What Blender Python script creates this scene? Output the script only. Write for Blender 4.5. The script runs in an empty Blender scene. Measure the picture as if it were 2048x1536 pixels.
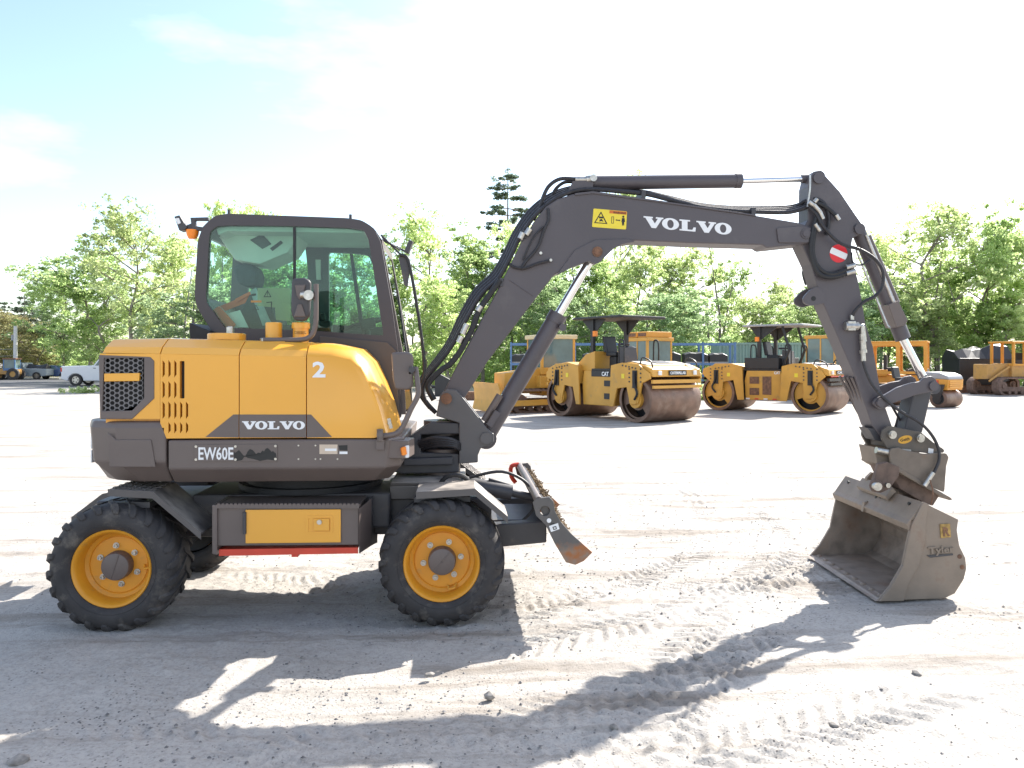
import bpy, bmesh, math, random
import numpy as np
from mathutils import Vector, Matrix
from mathutils.geometry import tessellate_polygon
R = math.radians
random.seed(7)
scene = bpy.context.scene
col = scene.collection

# ------------------------------------------------------------------ camera, sky, sun, exposure
F, CX, HY, H, TH = 1600.0, 1024.0, 725.0, 1.84, R(3.5)
cam = bpy.data.cameras.new('camera'); cam.sensor_width = 36; cam.lens = 36*F/2048
cam.shift_y = -(768-HY)/2048; cam.clip_end = 5000; cam.clip_start = .05
co = bpy.data.objects.new('camera', cam); col.objects.link(co)
co.location = (0, 0, H); co.rotation_euler = (R(90), 0, -TH)
scene.camera = co
SUN_EL, SUN_AZ = R(38.2), R(45)          # azimuth from +Y towards +X
w = bpy.data.worlds.new('World'); scene.world = w; w.use_nodes = True
nt = w.node_tree; nt.nodes.clear()
out = nt.nodes.new('ShaderNodeOutputWorld'); bg = nt.nodes.new('ShaderNodeBackground')
sky = nt.nodes.new('ShaderNodeTexSky'); sky.sky_type = 'NISHITA'; sky.sun_disc = False
sky.sun_elevation = SUN_EL; sky.sun_rotation = SUN_AZ; sky.air_density = 1.0; sky.dust_density = 1.2; sky.ozone_density = 1.0
bg.inputs['Strength'].default_value = .12
# thin high cloud, drawn out along one direction of the sky
tc = nt.nodes.new('ShaderNodeTexCoord'); mp = nt.nodes.new('ShaderNodeMapping')
mp.inputs['Rotation'].default_value = (0.25, 0.45, 0.5); mp.inputs['Scale'].default_value = (1.0, 1.6, 3.2)
mp.inputs['Location'].default_value = (2.9, 1.7, .9)
nz = nt.nodes.new('ShaderNodeTexNoise'); nz.inputs['Scale'].default_value = 1.25; nz.inputs['Detail'].default_value = 7; nz.inputs['Roughness'].default_value = .55
cr_ = nt.nodes.new('ShaderNodeValToRGB'); cr_.color_ramp.elements[0].position = .48; cr_.color_ramp.elements[1].position = .70
mx = nt.nodes.new('ShaderNodeMixRGB'); mx.inputs['Color2'].default_value = (6.4, 6.5, 6.7, 1)
ml = nt.nodes.new('ShaderNodeMath'); ml.operation = 'MULTIPLY'; ml.inputs[1].default_value = .85
L = nt.links.new
L(tc.outputs['Generated'], mp.inputs['Vector']); L(mp.outputs['Vector'], nz.inputs['Vector']); L(nz.outputs['Fac'], cr_.inputs['Fac'])
L(cr_.outputs['Color'], ml.inputs[0]); L(ml.outputs[0], mx.inputs['Fac']); L(sky.outputs['Color'], mx.inputs['Color1'])
L(mx.outputs['Color'], bg.inputs['Color']); L(bg.outputs['Background'], out.inputs['Surface'])
sl = bpy.data.lights.new('sun', 'SUN'); sl.energy = 4.6; sl.angle = R(.5); sl.color = (1, .95, .87)
so = bpy.data.objects.new('sun', sl); col.objects.link(so)
sd = Vector((math.sin(SUN_AZ)*math.cos(SUN_EL), math.cos(SUN_AZ)*math.cos(SUN_EL), math.sin(SUN_EL)))
so.rotation_euler = sd.to_track_quat('Z', 'Y').to_euler(); so.location = (20, 20, 30)
vs = scene.view_settings; scene.display_settings.display_device = 'sRGB'
vs.view_transform = 'Standard'; vs.look = 'None'; vs.exposure = 1.4; vs.gamma = 1; vs.use_curve_mapping = False

# ------------------------------------------------------------------ helpers
_s, _c = math.sin(TH), math.cos(TH)
def W(px, py, Y):
    """point on the vertical plane at depth Y that the photograph shows at (px, py)"""
    u = (px-CX)/F; d = Vector((u*_c+_s, -u*_s+_c, (HY-py)/F)); t = Y/d.y
    return Vector((d.x*t, Y, H+d.z*t))
def G(px, py, z=0):
    u = (px-CX)/F; v = (HY-py)/F; t = (z-H)/v
    return Vector(((u*_c+_s)*t, (-u*_s+_c)*t, z))
def P(poly, Y): return [W(x, y, Y) for x, y in poly]
def slab(outer, vec, holes=()):
    loops = [[Vector(p) for p in l] for l in [outer]+list(holes)]
    flat = [p for l in loops for p in l]; n = len(flat); vec = Vector(vec)
    v = flat+[p+vec for p in flat]
    if holes:
        t = tessellate_polygon(loops); f = [tuple(a) for a in t]+[tuple(i+n for i in reversed(a)) for a in t]
    else: f = [tuple(range(n)), tuple(range(2*n-1, n-1, -1))]
    s = 0
    for l in loops:
        m = len(l)
        for i in range(m): a, b = s+i, s+(i+1) % m; f.append((a, b, b+n, a+n))
        s += m
    return v, f
def loft(secs, cap=True, close=True):
    n = len(secs[0]); v = [Vector(p) for s in secs for p in s]; f = []
    for k in range(len(secs)-1):
        for i in range(n if close else n-1):
            a, b = k*n+i, k*n+(i+1) % n; f.append((a, b, b+n, a+n))
    if cap: f += [tuple(range(n)), tuple(range(len(v)-1, len(v)-n-1, -1))]
    return v, f
def box(x0, x1, y0, y1, z0, z1):
    return loft([[(x0,y0,z),(x1,y0,z),(x1,y1,z),(x0,y1,z)] for z in (z0, z1)])
def frame_of(d):
    d = d.normalized(); up = Vector((0,0,1)) if abs(d.z) < .95 else Vector((0,1,0))
    a = d.cross(up).normalized(); return a, a.cross(d).normalized()
def beam(p, q, w, h, side=None):
    p, q = Vector(p), Vector(q); a, b = frame_of(q-p)
    if side is not None:
        a = Vector(side).normalized(); b = a.cross((q-p).normalized())
    return loft([[c+a*w/2*i+b*h/2*j for i, j in ((-1,-1),(1,-1),(1,1),(-1,1))] for c in (p, q)])
def crv(pts, k=6):
    pts = [Vector(p) for p in pts]; o = []
    for i in range(len(pts)-1):
        p0, p1, p2, p3 = pts[max(i-1,0)], pts[i], pts[i+1], pts[min(i+2, len(pts)-1)]
        for j in range(k):
            t = j/k; o.append(.5*((2*p1)+(p2-p0)*t+(2*p0-5*p1+4*p2-p3)*t*t+(3*p1-p0-3*p2+p3)*t**3))
    return o+[pts[-1]]
def tube(pts, r, n=10, cap=True):
    pts = [Vector(p) for p in pts]; m = len(pts); rs = r if isinstance(r, (list, tuple)) else [r]*m
    a, b = frame_of(pts[1]-pts[0]); secs = []
    for i in range(m):
        d = (pts[min(i+1,m-1)]-pts[max(i-1,0)]).normalized()
        a = (a-d*a.dot(d)).normalized(); b = d.cross(a)
        secs.append([pts[i]+(a*math.cos(t)+b*math.sin(t))*rs[i] for t in [2*math.pi*k/n for k in range(n)]])
    return loft(secs, cap)
def lathe(prof, c, ax='Y', n=40, cap=False):
    c = Vector(c); secs = []
    for k in range(n):
        t = 2*math.pi*k/n; s = []
        for a, r in prof:
            x, z = r*math.cos(t), r*math.sin(t)
            s.append(c+Vector({'Y': (x, a, z), 'Z': (x, z, a), 'X': (a, x, z)}[ax]))
        secs.append(s)
    m = len(prof); v = [p for s in secs for p in s]; f = []
    for k in range(n):
        for i in range(m-1):
            a, b = k*m+i, ((k+1) % n)*m+i; f.append((a, a+1, b+1, b))
    return v, f
def disc(c, r, y0, y1, n=20, ax='Y', r2=None):
    r2 = r if r2 is None else r2
    return lathe([(y0, 0), (y0, r), (y1, r2), (y1, 0)], c, ax, n)
def merge(*gs):
    v, f = [], []
    for g in gs:
        n = len(v); v += list(g[0]); f += [tuple(i+n for i in q) for q in g[1]]
    return v, f
def rnd(poly, r, n=4):
    """fillet the corners of a 2D polygon; r may be a list"""
    o = []; m = len(poly)
    for i in range(m):
        p = Vector(poly[i]).to_2d(); a = Vector(poly[i-1]).to_2d()-p; b = Vector(poly[(i+1) % m]).to_2d()-p
        rr = r[i] if isinstance(r, (list, tuple)) else r
        rr = min(rr, a.length*.48, b.length*.48)
        if rr < .01: o.append((p.x, p.y)); continue
        s, e = p+a.normalized()*rr, p+b.normalized()*rr
        for k in range(n+1):
            t = k/n; q = s*(1-t)**2+p*2*t*(1-t)+e*t*t; o.append((q.x, q.y))
    return o
def mesh(name, g, smooth=False):
    me = bpy.data.meshes.new(name); me.from_pydata([tuple(p) for p in g[0]], [], g[1])
    bm = bmesh.new(); bm.from_mesh(me)
    bmesh.ops.remove_doubles(bm, verts=bm.verts, dist=1e-5)
    bmesh.ops.recalc_face_normals(bm, faces=bm.faces); bm.to_mesh(me); bm.free()
    if smooth:
        me.polygons.foreach_set('use_smooth', [True]*len(me.polygons))
        try: me.set_sharp_from_angle(angle=R(40))
        except Exception: pass
    return me
def ob(name, g, mat, parent=None, smooth=False, bev=0, label=None, cat=None, group=None, kind=None, seg=2):
    me = g if isinstance(g, bpy.types.Mesh) else mesh(name, g, smooth)
    if mat is not None and not me.materials: me.materials.append(mat)
    o = bpy.data.objects.new(name, me); col.objects.link(o)
    if parent is not None:
        o.parent = parent
        if parent.type == 'EMPTY' and parent.get('world_parts'): o.matrix_parent_inverse = Matrix.Translation(-parent.location)
    if bev:
        b = o.modifiers.new('bevel', 'BEVEL'); b.width = bev; b.segments = seg; b.limit_method = 'ANGLE'; b.angle_limit = R(35)
    for k, val in (('label', label), ('category', cat), ('group', group), ('kind', kind)):
        if val: o[k] = val
    return o
def empty(name, loc, rz=0, label=None, cat=None, group=None, world=False):
    o = bpy.data.objects.new(name, None); col.objects.link(o); o.location = loc; o.rotation_euler.z = rz
    o.empty_display_size = .2
    if world: o['world_parts'] = 1
    for k, val in (('label', label), ('category', cat), ('group', group)):
        if val: o[k] = val
    return o
def copy_tree(o, parent=None):
    c = o.copy(); col.objects.link(c); c.parent = parent
    if parent is not None: c.matrix_parent_inverse = o.matrix_parent_inverse.copy()
    for ch in list(o.children): copy_tree(ch, c)
    return c
def text(body, bold=0.0, ext=.002, a=None, b=None, c=None, depth=None):
    """letters mapped onto the parallelogram a (bottom left), b (bottom right), c (top left), standing proud by ext"""
    cu = bpy.data.curves.new('t', 'FONT'); cu.body = body; cu.size = 1; cu.offset = bold; cu.resolution_u = 2
    o = bpy.data.objects.new('t', cu); col.objects.link(o)
    bpy.context.view_layer.update()
    me = bpy.data.meshes.new_from_object(o.evaluated_get(bpy.context.evaluated_depsgraph_get()))
    vv = [v.co.copy() for v in me.vertices]; ff = [tuple(p.vertices) for p in me.polygons]
    bpy.data.objects.remove(o); bpy.data.curves.remove(cu); bpy.data.meshes.remove(me)
    return fit(vv, ff, a, b, c, ext)
def fit(vv, ff, a, b, c, ext):
    x0, x1 = min(v[0] for v in vv), max(v[0] for v in vv); y0, y1 = min(v[1] for v in vv), max(v[1] for v in vv)
    a, b, c = Vector(a), Vector(b), Vector(c); ex, ey = b-a, c-a; nrm = ex.cross(ey).normalized()
    q = [a+ex*((v[0]-x0)/(x1-x0))+ey*((v[1]-y0)/(y1-y0)) for v in vv]
    n = len(q); v = [p+nrm*ext for p in q]+q; f = [t for t in ff]
    ed = {}
    for t in ff:
        for i in range(len(t)):
            e = (t[i], t[(i+1) % len(t)]); k = (min(e), max(e)); ed.setdefault(k, []).append(e)
    f += [(e[0][1], e[0][0], e[0][0]+n, e[0][1]+n) for e in ed.values() if len(e) == 1]
    return v, f
VP = [(0,1),(.47,1),(.47,.87),(.40,.87),(.57,.42),(.72,.87),(.62,.87),(.62,1),(1,1),(1,.87),(.93,.87),(.63,0),(.41,0),(.09,.87),(0,.87)]
LP = [(0,1),(.64,1),(.64,.87),(.49,.87),(.49,.14),(.78,.14),(.86,.38),(1,.38),(.97,0),(0,0),(0,.13),(.14,.13),(.14,.87),(0,.87)]
def slab_letters(a, b, c, ext=.002):
    """the five heavy slab-serif capitals V O L V O"""
    vv, ff, x = [], [], 0
    for ch, wd in (('V',1.3),('O',1.12),('L',1.08),('V',1.3),('O',1.12)):
        if ch == 'O':
            n = 28; s = len(vv)
            for k in range(n):
                t = 2*math.pi*k/n; vv.append((x+wd*(.5+.5*math.cos(t)), .5+.53*math.sin(t)))
            for k in range(n):
                t = 2*math.pi*k/n; vv.append((x+wd*(.5+.19*math.cos(t)), .5+.38*math.sin(t)))
            for k in range(n): ff.append((s+k, s+(k+1) % n, s+n+(k+1) % n, s+n+k))
        else:
            pl = VP if ch == 'V' else LP; s = len(vv)
            for t in tessellate_polygon([[Vector((p[0], p[1], 0)) for p in pl]]): ff.append(tuple(i+s for i in t))
            vv += [(x+p[0]*wd, p[1]) for p in pl]
        x += wd*(.93 if ch == 'V' else 1.03)
    return fit(vv, ff, a, b, c, ext)

# ------------------------------------------------------------------ materials
def mat(name, c, rough=.5, metal=0, var=.08, scale=6, bump=0, bscale=60, dirt=None, dirt_amt=.0, dscale=3, spec=.5, coat=0):
    m = bpy.data.materials.new(name); m.use_nodes = True; t = m.node_tree; b = t.nodes['Principled BSDF']
    b.inputs['Roughness'].default_value = rough; b.inputs['Metallic'].default_value = metal; b.inputs['Specular IOR Level'].default_value = spec
    if coat: b.inputs['Coat Weight'].default_value = coat; b.inputs['Coat Roughness'].default_value = .12
    g = t.nodes.new('ShaderNodeNewGeometry'); n = t.nodes.new('ShaderNodeTexNoise'); n.inputs['Scale'].default_value = scale; n.inputs['Detail'].default_value = 5
    L = t.links.new; L(g.outputs['Position'], n.inputs['Vector'])
    r = t.nodes.new('ShaderNodeValToRGB'); e = r.color_ramp.elements; e[0].position = .3; e[1].position = .7
    e[0].color = (*[x*(1-var) for x in c], 1); e[1].color = (*[min(1, x*(1+var)) for x in c], 1)
    L(n.outputs['Fac'], r.inputs['Fac']); last = r.outputs['Color']
    if dirt:
        n2 = t.nodes.new('ShaderNodeTexNoise'); n2.inputs['Scale'].default_value = dscale; n2.inputs['Detail'].default_value = 8; n2.inputs['Roughness'].default_value = .65
        L(g.outputs['Position'], n2.inputs['Vector'])
        r2 = t.nodes.new('ShaderNodeValToRGB'); r2.color_ramp.elements[0].position = .62-dirt_amt*.5; r2.color_ramp.elements[1].position = .85-dirt_amt*.4
        L(n2.outputs['Fac'], r2.inputs['Fac'])
        x = t.nodes.new('ShaderNodeMixRGB'); x.inputs['Color2'].default_value = (*dirt, 1); L(r2.outputs['Color'], x.inputs['Fac']); L(last, x.inputs['Color1']); last = x.outputs['Color']
    L(last, b.inputs['Base Color'])
    if bump:
        n3 = t.nodes.new('ShaderNodeTexNoise'); n3.inputs['Scale'].default_value = bscale; n3.inputs['Detail'].default_value = 4
        L(g.outputs['Position'], n3.inputs['Vector']); bn = t.nodes.new('ShaderNodeBump'); bn.inputs['Strength'].default_value = bump; bn.inputs['Distance'].default_value = .01
        L(n3.outputs['Fac'], bn.inputs['Height']); L(bn.outputs['Normal'], b.inputs['Normal'])
    return m
def glass(name, tint, refl=1.0):
    m = bpy.data.materials.new(name); m.use_nodes = True; t = m.node_tree; t.nodes.clear(); L = t.links.new
    o = t.nodes.new('ShaderNodeOutputMaterial'); a = t.nodes.new('ShaderNodeBsdfTransparent'); a.inputs['Color'].default_value = (*tint, 1)
    g = t.nodes.new('ShaderNodeBsdfGlossy'); g.inputs['Roughness'].default_value = .01; f = t.nodes.new('ShaderNodeFresnel'); f.inputs['IOR'].default_value = 1.5
    x = t.nodes.new('ShaderNodeMixShader'); k = t.nodes.new('ShaderNodeMath'); k.operation = 'MULTIPLY'; k.inputs[1].default_value = refl
    L(f.outputs[0], k.inputs[0]); L(k.outputs[0], x.inputs['Fac']); L(a.outputs[0], x.inputs[1]); L(g.outputs[0], x.inputs[2]); L(x.outputs[0], o.inputs['Surface'])
    return m
def leafmat(name, c1, c2, trans=.5):
    m = bpy.data.materials.new(name); m.use_nodes = True; t = m.node_tree; t.nodes.clear(); L = t.links.new
    o = t.nodes.new('ShaderNodeOutputMaterial'); d = t.nodes.new('ShaderNodeBsdfDiffuse'); tr = t.nodes.new('ShaderNodeBsdfTranslucent'); x = t.nodes.new('ShaderNodeMixShader')
    x.inputs['Fac'].default_value = trans
    g = t.nodes.new('ShaderNodeNewGeometry'); n = t.nodes.new('ShaderNodeTexNoise'); n.inputs['Scale'].default_value = .45; n.inputs['Detail'].default_value = 4
    r = t.nodes.new('ShaderNodeValToRGB'); r.color_ramp.elements[0].position = .35; r.color_ramp.elements[1].position = .66
    r.color_ramp.elements[0].color = (*c1, 1); r.color_ramp.elements[1].color = (*c2, 1)
    oi = t.nodes.new('ShaderNodeObjectInfo'); hs = t.nodes.new('ShaderNodeHueSaturation')
    mr = t.nodes.new('ShaderNodeMapRange'); mr.inputs['To Min'].default_value = .85; mr.inputs['To Max'].default_value = 1.15
    L(g.outputs['Position'], n.inputs['Vector']); L(n.outputs['Fac'], r.inputs['Fac']); L(r.outputs['Color'], hs.inputs['Color'])
    L(oi.outputs['Random'], mr.inputs['Value']); L(mr.outputs[0], hs.inputs['Value'])
    h2 = t.nodes.new('ShaderNodeHueSaturation'); h2.inputs['Value'].default_value = 1.62; h2.inputs['Hue'].default_value = .508; L(hs.outputs[0], h2.inputs['Color'])
    L(hs.outputs[0], d.inputs['Color']); L(h2.outputs[0], tr.inputs['Color']); L(d.outputs[0], x.inputs[1]); L(tr.outputs[0], x.inputs[2]); L(x.outputs[0], o.inputs['Surface'])
    return m
YEL = mat('machine_yellow', (.80,.375,.035), .34, var=.04, scale=1.3, spec=.5, coat=.4, dirt=(.62,.36,.11), dirt_amt=.03, dscale=1.7)
RIM = mat('rim_yellow', (.72,.31,.022), .42, var=.06, scale=5, dirt=(.42,.24,.08), dirt_amt=.10, dscale=8)
GRY = mat('machine_charcoal', (.128,.100,.090), .42, var=.07, scale=3, bump=.05, bscale=300)
CABM = mat('cab_frame_dark', (.052,.042,.046), .4, var=.05, scale=3)
GRY2 = mat('machine_dark_grey', (.055,.053,.058), .5, var=.1, scale=4, dirt=(.16,.13,.10), dirt_amt=.12)
BOOM = mat('boom_charcoal', (.086,.074,.080), .45, var=.08, scale=1.5, bump=.05, bscale=120, dirt=(.13,.115,.112), dirt_amt=.12, dscale=2.2)
BLK = mat('black_rubber', (.018,.018,.02), .6, var=.15, scale=20)
HOSE = mat('hose_rubber', (.025,.023,.026), .5, var=.3, scale=30, bump=.2, bscale=400)
TYR = mat('tyre_rubber', (.038,.034,.034), .75, var=.25, scale=9, bump=.15, bscale=90, dirt=(.15,.13,.11), dirt_amt=.18, dscale=7)
CHR = mat('chrome_rod', (.8,.8,.8), .12, 1, var=.03)
STL = mat('zinc_steel', (.5,.48,.44), .35, .9, var=.2, scale=40)
WHT = mat('white_vinyl', (.78,.78,.78), .5, var=.02)
RED = mat('red_paint', (.62,.06,.03), .45, var=.1)
ORG = mat('orange_lens', (.9,.25,.02), .25, var=.05)
YLB = mat('yellow_label', (.80,.62,.04), .4, var=.03)
INK = mat('black_ink', (.012,.012,.012), .5)
RUST = mat('rusty_steel', (.20,.10,.055), .75, var=.4, scale=12, bump=.3, bscale=60, dirt=(.09,.05,.035), dirt_amt=.3, dscale=9)
BKT = mat('bucket_worn_paint', (.235,.185,.142), .62, var=.16, scale=5, bump=.12, bscale=70, dirt=(.19,.11,.07), dirt_amt=.10, dscale=5)
BKI = mat('bucket_inside_steel', (.27,.22,.18), .55, var=.3, scale=8, bump=.15, bscale=60, dirt=(.17,.10,.065), dirt_amt=.22, dscale=4)
CABG = glass('cab_glass', (.78,.94,.87), .9)
BELT = mat('belt_orange', (.85,.13,.03), .5, var=.05)
HEXM = mat('grille_mesh_grey', (.16,.15,.15), .5, var=.05)
def glare_topped(name, c, glare, amt):  # upward faces painted paler, sun glare put into the base colour
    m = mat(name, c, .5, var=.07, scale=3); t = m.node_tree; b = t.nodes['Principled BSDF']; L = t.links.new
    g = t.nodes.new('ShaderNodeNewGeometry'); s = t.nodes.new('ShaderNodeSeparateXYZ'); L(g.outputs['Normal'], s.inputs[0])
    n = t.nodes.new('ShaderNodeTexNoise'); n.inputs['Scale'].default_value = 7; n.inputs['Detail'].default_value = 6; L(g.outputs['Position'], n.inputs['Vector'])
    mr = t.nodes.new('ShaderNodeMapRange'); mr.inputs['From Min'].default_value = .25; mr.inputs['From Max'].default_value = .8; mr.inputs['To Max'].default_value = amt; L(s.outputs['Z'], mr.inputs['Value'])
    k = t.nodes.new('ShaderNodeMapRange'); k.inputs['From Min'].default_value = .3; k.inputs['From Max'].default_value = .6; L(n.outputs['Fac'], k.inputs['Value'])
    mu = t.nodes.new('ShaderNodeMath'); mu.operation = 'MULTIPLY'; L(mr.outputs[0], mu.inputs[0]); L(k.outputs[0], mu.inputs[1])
    x = t.nodes.new('ShaderNodeMixRGB'); L(b.inputs['Base Color'].links[0].from_socket, x.inputs['Color1']); x.inputs['Color2'].default_value = (*glare, 1); L(mu.outputs[0], x.inputs['Fac']); L(x.outputs['Color'], b.inputs['Base Color'])
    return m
GLARE = glare_topped('glare_topped_sheet', (.095,.085,.082), (.38,.34,.30), .9)  # charcoal sheet whose tops carry painted sun glare
def film(name, c, amt):
    m = bpy.data.materials.new(name); m.use_nodes = True; t = m.node_tree; t.nodes.clear(); L = t.links.new
    o = t.nodes.new('ShaderNodeOutputMaterial'); a = t.nodes.new('ShaderNodeBsdfTransparent'); d = t.nodes.new('ShaderNodeBsdfDiffuse'); d.inputs['Color'].default_value = (*c, 1); x = t.nodes.new('ShaderNodeMixShader'); x.inputs['Fac'].default_value = amt
    L(a.outputs[0], x.inputs[1]); L(d.outputs[0], x.inputs[2]); L(x.outputs[0], o.inputs['Surface']); return m
LINER = mat('headliner_grey', (.70,.71,.68), .8, var=.05)
SEAT = mat('seat_fabric', (.05,.06,.075), .8, var=.15, scale=30)
PLST = mat('seat_plastic_wrap', (.35,.4,.42), .2, var=.2, scale=12, bump=.6, bscale=25)
# ------------------------------------------------------------------ ground
def vnoise(x, y, f, seed):
    rng = np.random.RandomState(seed); g = rng.rand(256, 256)
    x, y = x*f+1000.3, y*f+1000.7; xi, yi = np.floor(x).astype(int), np.floor(y).astype(int); a, b = x-xi, y-yi
    a, b = a*a*(3-2*a), b*b*(3-2*b); q = lambda i, j: g[i % 256, j % 256]
    return (q(xi,yi)*(1-a)+q(xi+1,yi)*a)*(1-b)+(q(xi,yi+1)*(1-a)+q(xi+1,yi+1)*a)*b
TRACKS = [([(500,1500),(1000,1445),(1350,1340),(1650,1225),(2000,1150)], .42, .12, .8, .012),
          ([(1230,930),(1370,985),(1420,1050),(1380,1110),(1200,1180),(1030,1230)], .36, .11, .7, .018),
          ([(1300,1536),(1700,1440),(2048,1330)], .42, .13, -.8, .020),
          ([(430,1160),(760,1172),(1100,1190),(1500,1165),(1800,1100)], .45, .09, .5, .014),
          ([(-200,1470),(500,1440),(1000,1470),(1500,1560)], .40, .11, -.7, .014),
          ([(1000,1300),(1300,1240),(1500,1150),(1560,1080),(1500,1020)], .40, .12, .8, .018),
          ([(1180,1536),(1330,1330),(1520,1180),(1800,1020),(2060,930)], .34, .11, .7, .016),
          ([(1290,1536),(1440,1340),(1640,1190),(1930,1030),(2200,930)], .34, .11, .7, .016),
          ([(950,945),(1300,905),(1700,930),(2100,950)], .5, .14, .6, .012),
          ([(0,900),(300,985),(700,1010),(1200,960),(1650,1030),(2100,1060)], .45, .13, -.6, .012)]
def build_ground():
    def axis(lo, hi, st, ext):
        a = list(np.arange(lo, hi, st)); d = st
        while a[-1] < ext: d *= 1.16; a.append(a[-1]+d)
        d = st; 
        while a[0] > -ext: d *= 1.16; a.insert(0, a[0]-d)
        return np.array(a)
    xs, ys = axis(-4.6, 5.6, .023, 900), axis(2.4, 10.0, .023, 1200)
    X, Y = np.meshgrid(xs, ys); x, y = X.ravel(), Y.ravel()
    near = np.clip(1-(np.maximum(np.abs(x-.5)-5.5, 0)+np.maximum(np.abs(y-6)-5, 0))/4, 0, 1)
    z = (vnoise(x,y,.5,1)-.5)*.05+(vnoise(x,y,1.7,2)-.5)*.022+((vnoise(x,y,6,3)-.5)*.012+(vnoise(x,y,15,4)-.5)*.009+np.maximum(vnoise(x,y,24,8)-.55,0)*.03*np.clip((vnoise(x,y,.9,9)-.4)*3,0,1))
    z *= near
    for pts, wd, pitch, slant, dep in TRACKS:
        c = np.array([[p.x, p.y] for p in crv([G(*q) for q in pts], 10)]); s = 0
        best = np.full(x.shape, 9.); sv = np.zeros_like(x); lat = np.zeros_like(x)
        m = near > .05; xm, ym = x[m], y[m]; bm_, sm_, lm_ = best[m], sv[m], lat[m]
        for i in range(len(c)-1):
            d = c[i+1]-c[i]; l = np.hypot(*d); d = d/l; rx, ry = xm-c[i,0], ym-c[i,1]
            t = np.clip(rx*d[0]+ry*d[1], 0, l); la = rx*(-d[1])+ry*d[0]; dist = np.hypot(rx-d[0]*t, ry-d[1]*t)
            k = dist < bm_; bm_[k] = dist[k]; sm_[k] = s+t[k]; lm_[k] = la[k]; s += l
        inside = np.clip((wd/2-bm_)/.04, 0, 1)
        ph = (sm_+np.abs(lm_)*slant)/pitch + (lm_ > 0)*.5 + vnoise(xm,ym,3.1,31)*.9
        lug = np.clip(np.sin(ph*2*math.pi)*2.2, -1, 1)
        broken = np.clip((vnoise(xm,ym,.9,11)-.30)*3, 0, 1)
        z[m] += inside*(lug*dep*.7-dep*.25)*broken*np.clip(.35+vnoise(xm,ym,9,12), 0, 1)
    z -= near*.004
    # spoil pushed up in front of the bucket and loose heaps
    for (px, py), r, h in (((1500,1180),.5,.03),((1430,960),.45,.05),((1560,1150),.3,.03),((1140,1020),.5,.04),((1720,1240),.4,.02)):
        g = G(px, py); q = np.exp(-((x-g.x)**2+(y-g.y)**2)/(r*r*.5)); z += q*h*(.3+vnoise(x,y,12,20)*1.1)
    for cx, cy in ((-2.378,5.79),(-.149,5.79)): z -= .006*np.exp(-(((x-cx)/.16)**4+((y-cy)/.26)**4))
    nx, ny = len(xs), len(ys); v = np.stack([x, y, z], 1)
    i = np.arange(nx*ny).reshape(ny, nx); f = np.stack([i[:-1,:-1], i[:-1,1:], i[1:,1:], i[1:,:-1]], -1).reshape(-1, 4)
    me = bpy.data.meshes.new('ground'); me.vertices.add(len(v)); me.vertices.foreach_set('co', v.ravel())
    me.loops.add(f.size); me.loops.foreach_set('vertex_index', f.ravel().astype(np.int32)); me.polygons.add(len(f))
    me.polygons.foreach_set('loop_start', np.arange(0, f.size, 4, dtype=np.int32)); me.update(calc_edges=True)
    me.polygons.foreach_set('use_smooth', [True]*len(f))
    return me, (x, y, z)
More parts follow.
